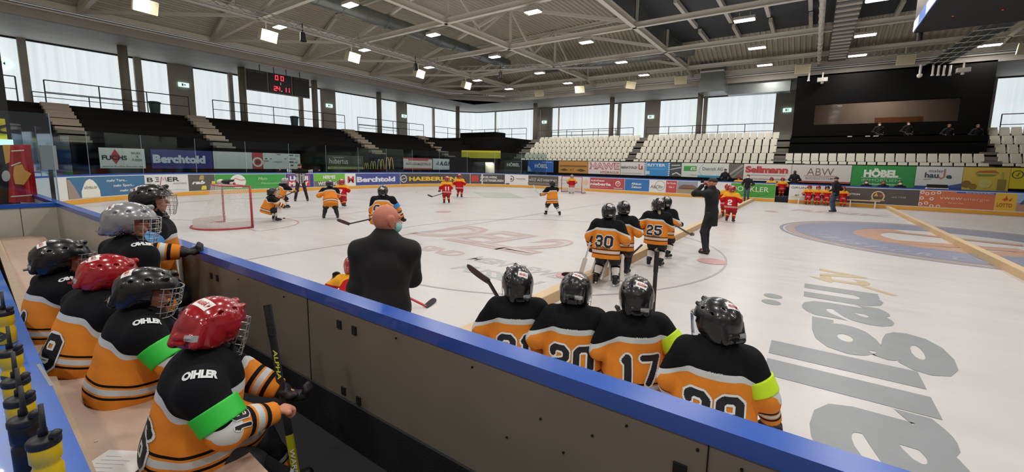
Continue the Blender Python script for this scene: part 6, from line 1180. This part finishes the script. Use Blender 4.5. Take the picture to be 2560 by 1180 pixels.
# --- far side adults and the seated red team
person((-3.3, 28.9, Z0), PI-.1, 'adult in dark jacket, blue jeans and white mask at the far end of the divider', 1.74, adult=True, helm=None, hair=hairb, mask=maskw, voxel=.024, coat=(jack, jean, .12), face=False)
person((1.05, 25.2, Z0), 1.0, 'adult in black jacket and blue jeans with dark cap on the far ice', 1.78, adult=True, helm=None, cap=(gl_k, False), voxel=.022, coat=(jack, jean, .14), face=False, head=(.6, 0))
bt = empty('bench', (.95, 29.55, Z0), 0, 'low white legged bench with the red players in front of the far boards', 'bench'); MB().box((-1.9, -.16, .38), (2.3, .16, .42), foam).build('seat_board', bt)
for x in (-1.5, -.2, 1.0, 2.1): MB().box((x-.02, -.14, 0), (x+.02, .14, .38), steel_w).build('leg', bt)
for i, (q, nm) in enumerate(((2022, 'first from the left'), (2044, 'second from the left'), (2066, 'third from the left'), (2106, 'partly behind the adult in jeans'))):
    p = ony(q, 490, 29.5); person((p[0], 29.5, Z0), PI+.1*(i-1), 'child in red kit on the low far bench, '+nm, 1.3, wide=.8, kit='red', helm='r' if i != 2 else 'k', seat=.42, voxel=.024, cage=False, face=False, group='red players on the low bench')
FBZ = .35
MB().box((-11, 30.2, 0), (12, 32.1, FBZ), rubber).build('floor_far_bench', kind=S)
for q, nm in ((1846, 'beside the adult with white mask'), (1928, 'left of the open gate'), (1956, 'in the open gate')):
    p = ony(q, 460, 31.3); person((p[0], 31.3, FBZ), PI, 'child in red kit on the far bench, '+nm, 1.4, kit='red', helm='r', seat=.42, voxel=.024, cage=False, face=False, group='red players on the far bench')
for q, nm, yw_ in ((1812, 'adult with dark cap on the far bench above the red players', PI), (1986, 'adult seen from behind with grey hood at the far bench', .3)):
    p = ony(q, 450, 30.9); person((p[0], 30.9, FBZ), yw_, nm, 1.72, adult=True, helm=None, cap=(gl_k, False) if q < 1900 else None, hair=hairb, voxel=.026, face=False)
for q, nm, ms in ((2165, 'left of three masked officials behind the far boards', maskw), (2208, 'middle of three officials behind the far boards', None), (2250, 'right of three masked officials behind the far boards', maskw)):
    p = ony(q, 465, 30.9); person((p[0], 30.9, .2), PI, 'adult in dark clothes, '+nm, 1.7, adult=True, helm=None, hair=hairb, mask=ms, seat=.5, voxel=.026, face=False, feet=[(-.1, .3, .1), (.1, .3, .1)])
mb = MB(); p = ony(2340, 478, 30.8); mb.box((p[0]-.42, 30.5, 1.2), (p[0]+.42, 30.9, 1.24), steel_w); mb.box((p[0]-.4, 30.6, 1.24), (p[0]+.4, 30.9, 1.42), gl_k); mb.box((p[0]-.45, 30.5, .35), (p[0]-.4, 30.9, 1.2), steel_w); mb.box((p[0]+.4, 30.5, .35), (p[0]+.45, 30.9, 1.2), steel_w); mb.build('control_desk', label='grey control desk with black console behind the far boards', cat='desk')
for q, nm, hz in ((2196, 'leftmost of the people in the press box, leaning forward', 0), (2268, 'second person in the press box beside the dark figure', 0), (2370, 'third person in the press box looking down', -.35), (2442, 'rightmost person in the press box, half hidden', -.45)):
    p = ony(q, 330, 35.6); person((p[0], 35.6, 3.95+hz*.6), PI+.3, 'adult in dark clothes, '+nm, 1.7, adult=True, helm=None, hair=hairb, seat=.45, voxel=.026, face=False, feet=[(-.1, .25, .1), (.1, .25, .1)], mask=maskw if q in (2196, 2268) else None)
# --- things on top of the left goal
t = empty('goalie_glove', (-14.05, 5.05, 1.245), .4, 'black and white goalkeeper glove lying on the left goal', 'glove'); blob('glove_body', [('e', (0, 0, .08), (.16, .1, .07)), ('c', (.1, 0, .1), (.2, .02, .12), .05, .03)], .015, gl_k, t); blob('cuff', [('e', (-.2, 0, .08), (.1, .1, .07))], .015, gl_w, t)
t = empty('drinking_bottle', (-13.75, 5.1, 1.245), 0, 'white and red bottle lying on the left goal', 'bottle'); MB().tube([(-.15, 0, .045), (.06, 0, .045)], .04, gl_w, 12).build('bottle_body', t); MB().tube([(.06, 0, .045), (.1, 0, .045)], [.035, .015], redt, 12).build('cap', t)
MB().lathe([(.038, 0), (.038, .025)], gl_k, 16).build('puck', label='black puck lying inside the left goal mouth', cat='puck', loc=(-14.8, 6.9, Z0))
for o in list(bpy.data.objects):
    if o.name.startswith('_'): bpy.data.objects.remove(o)
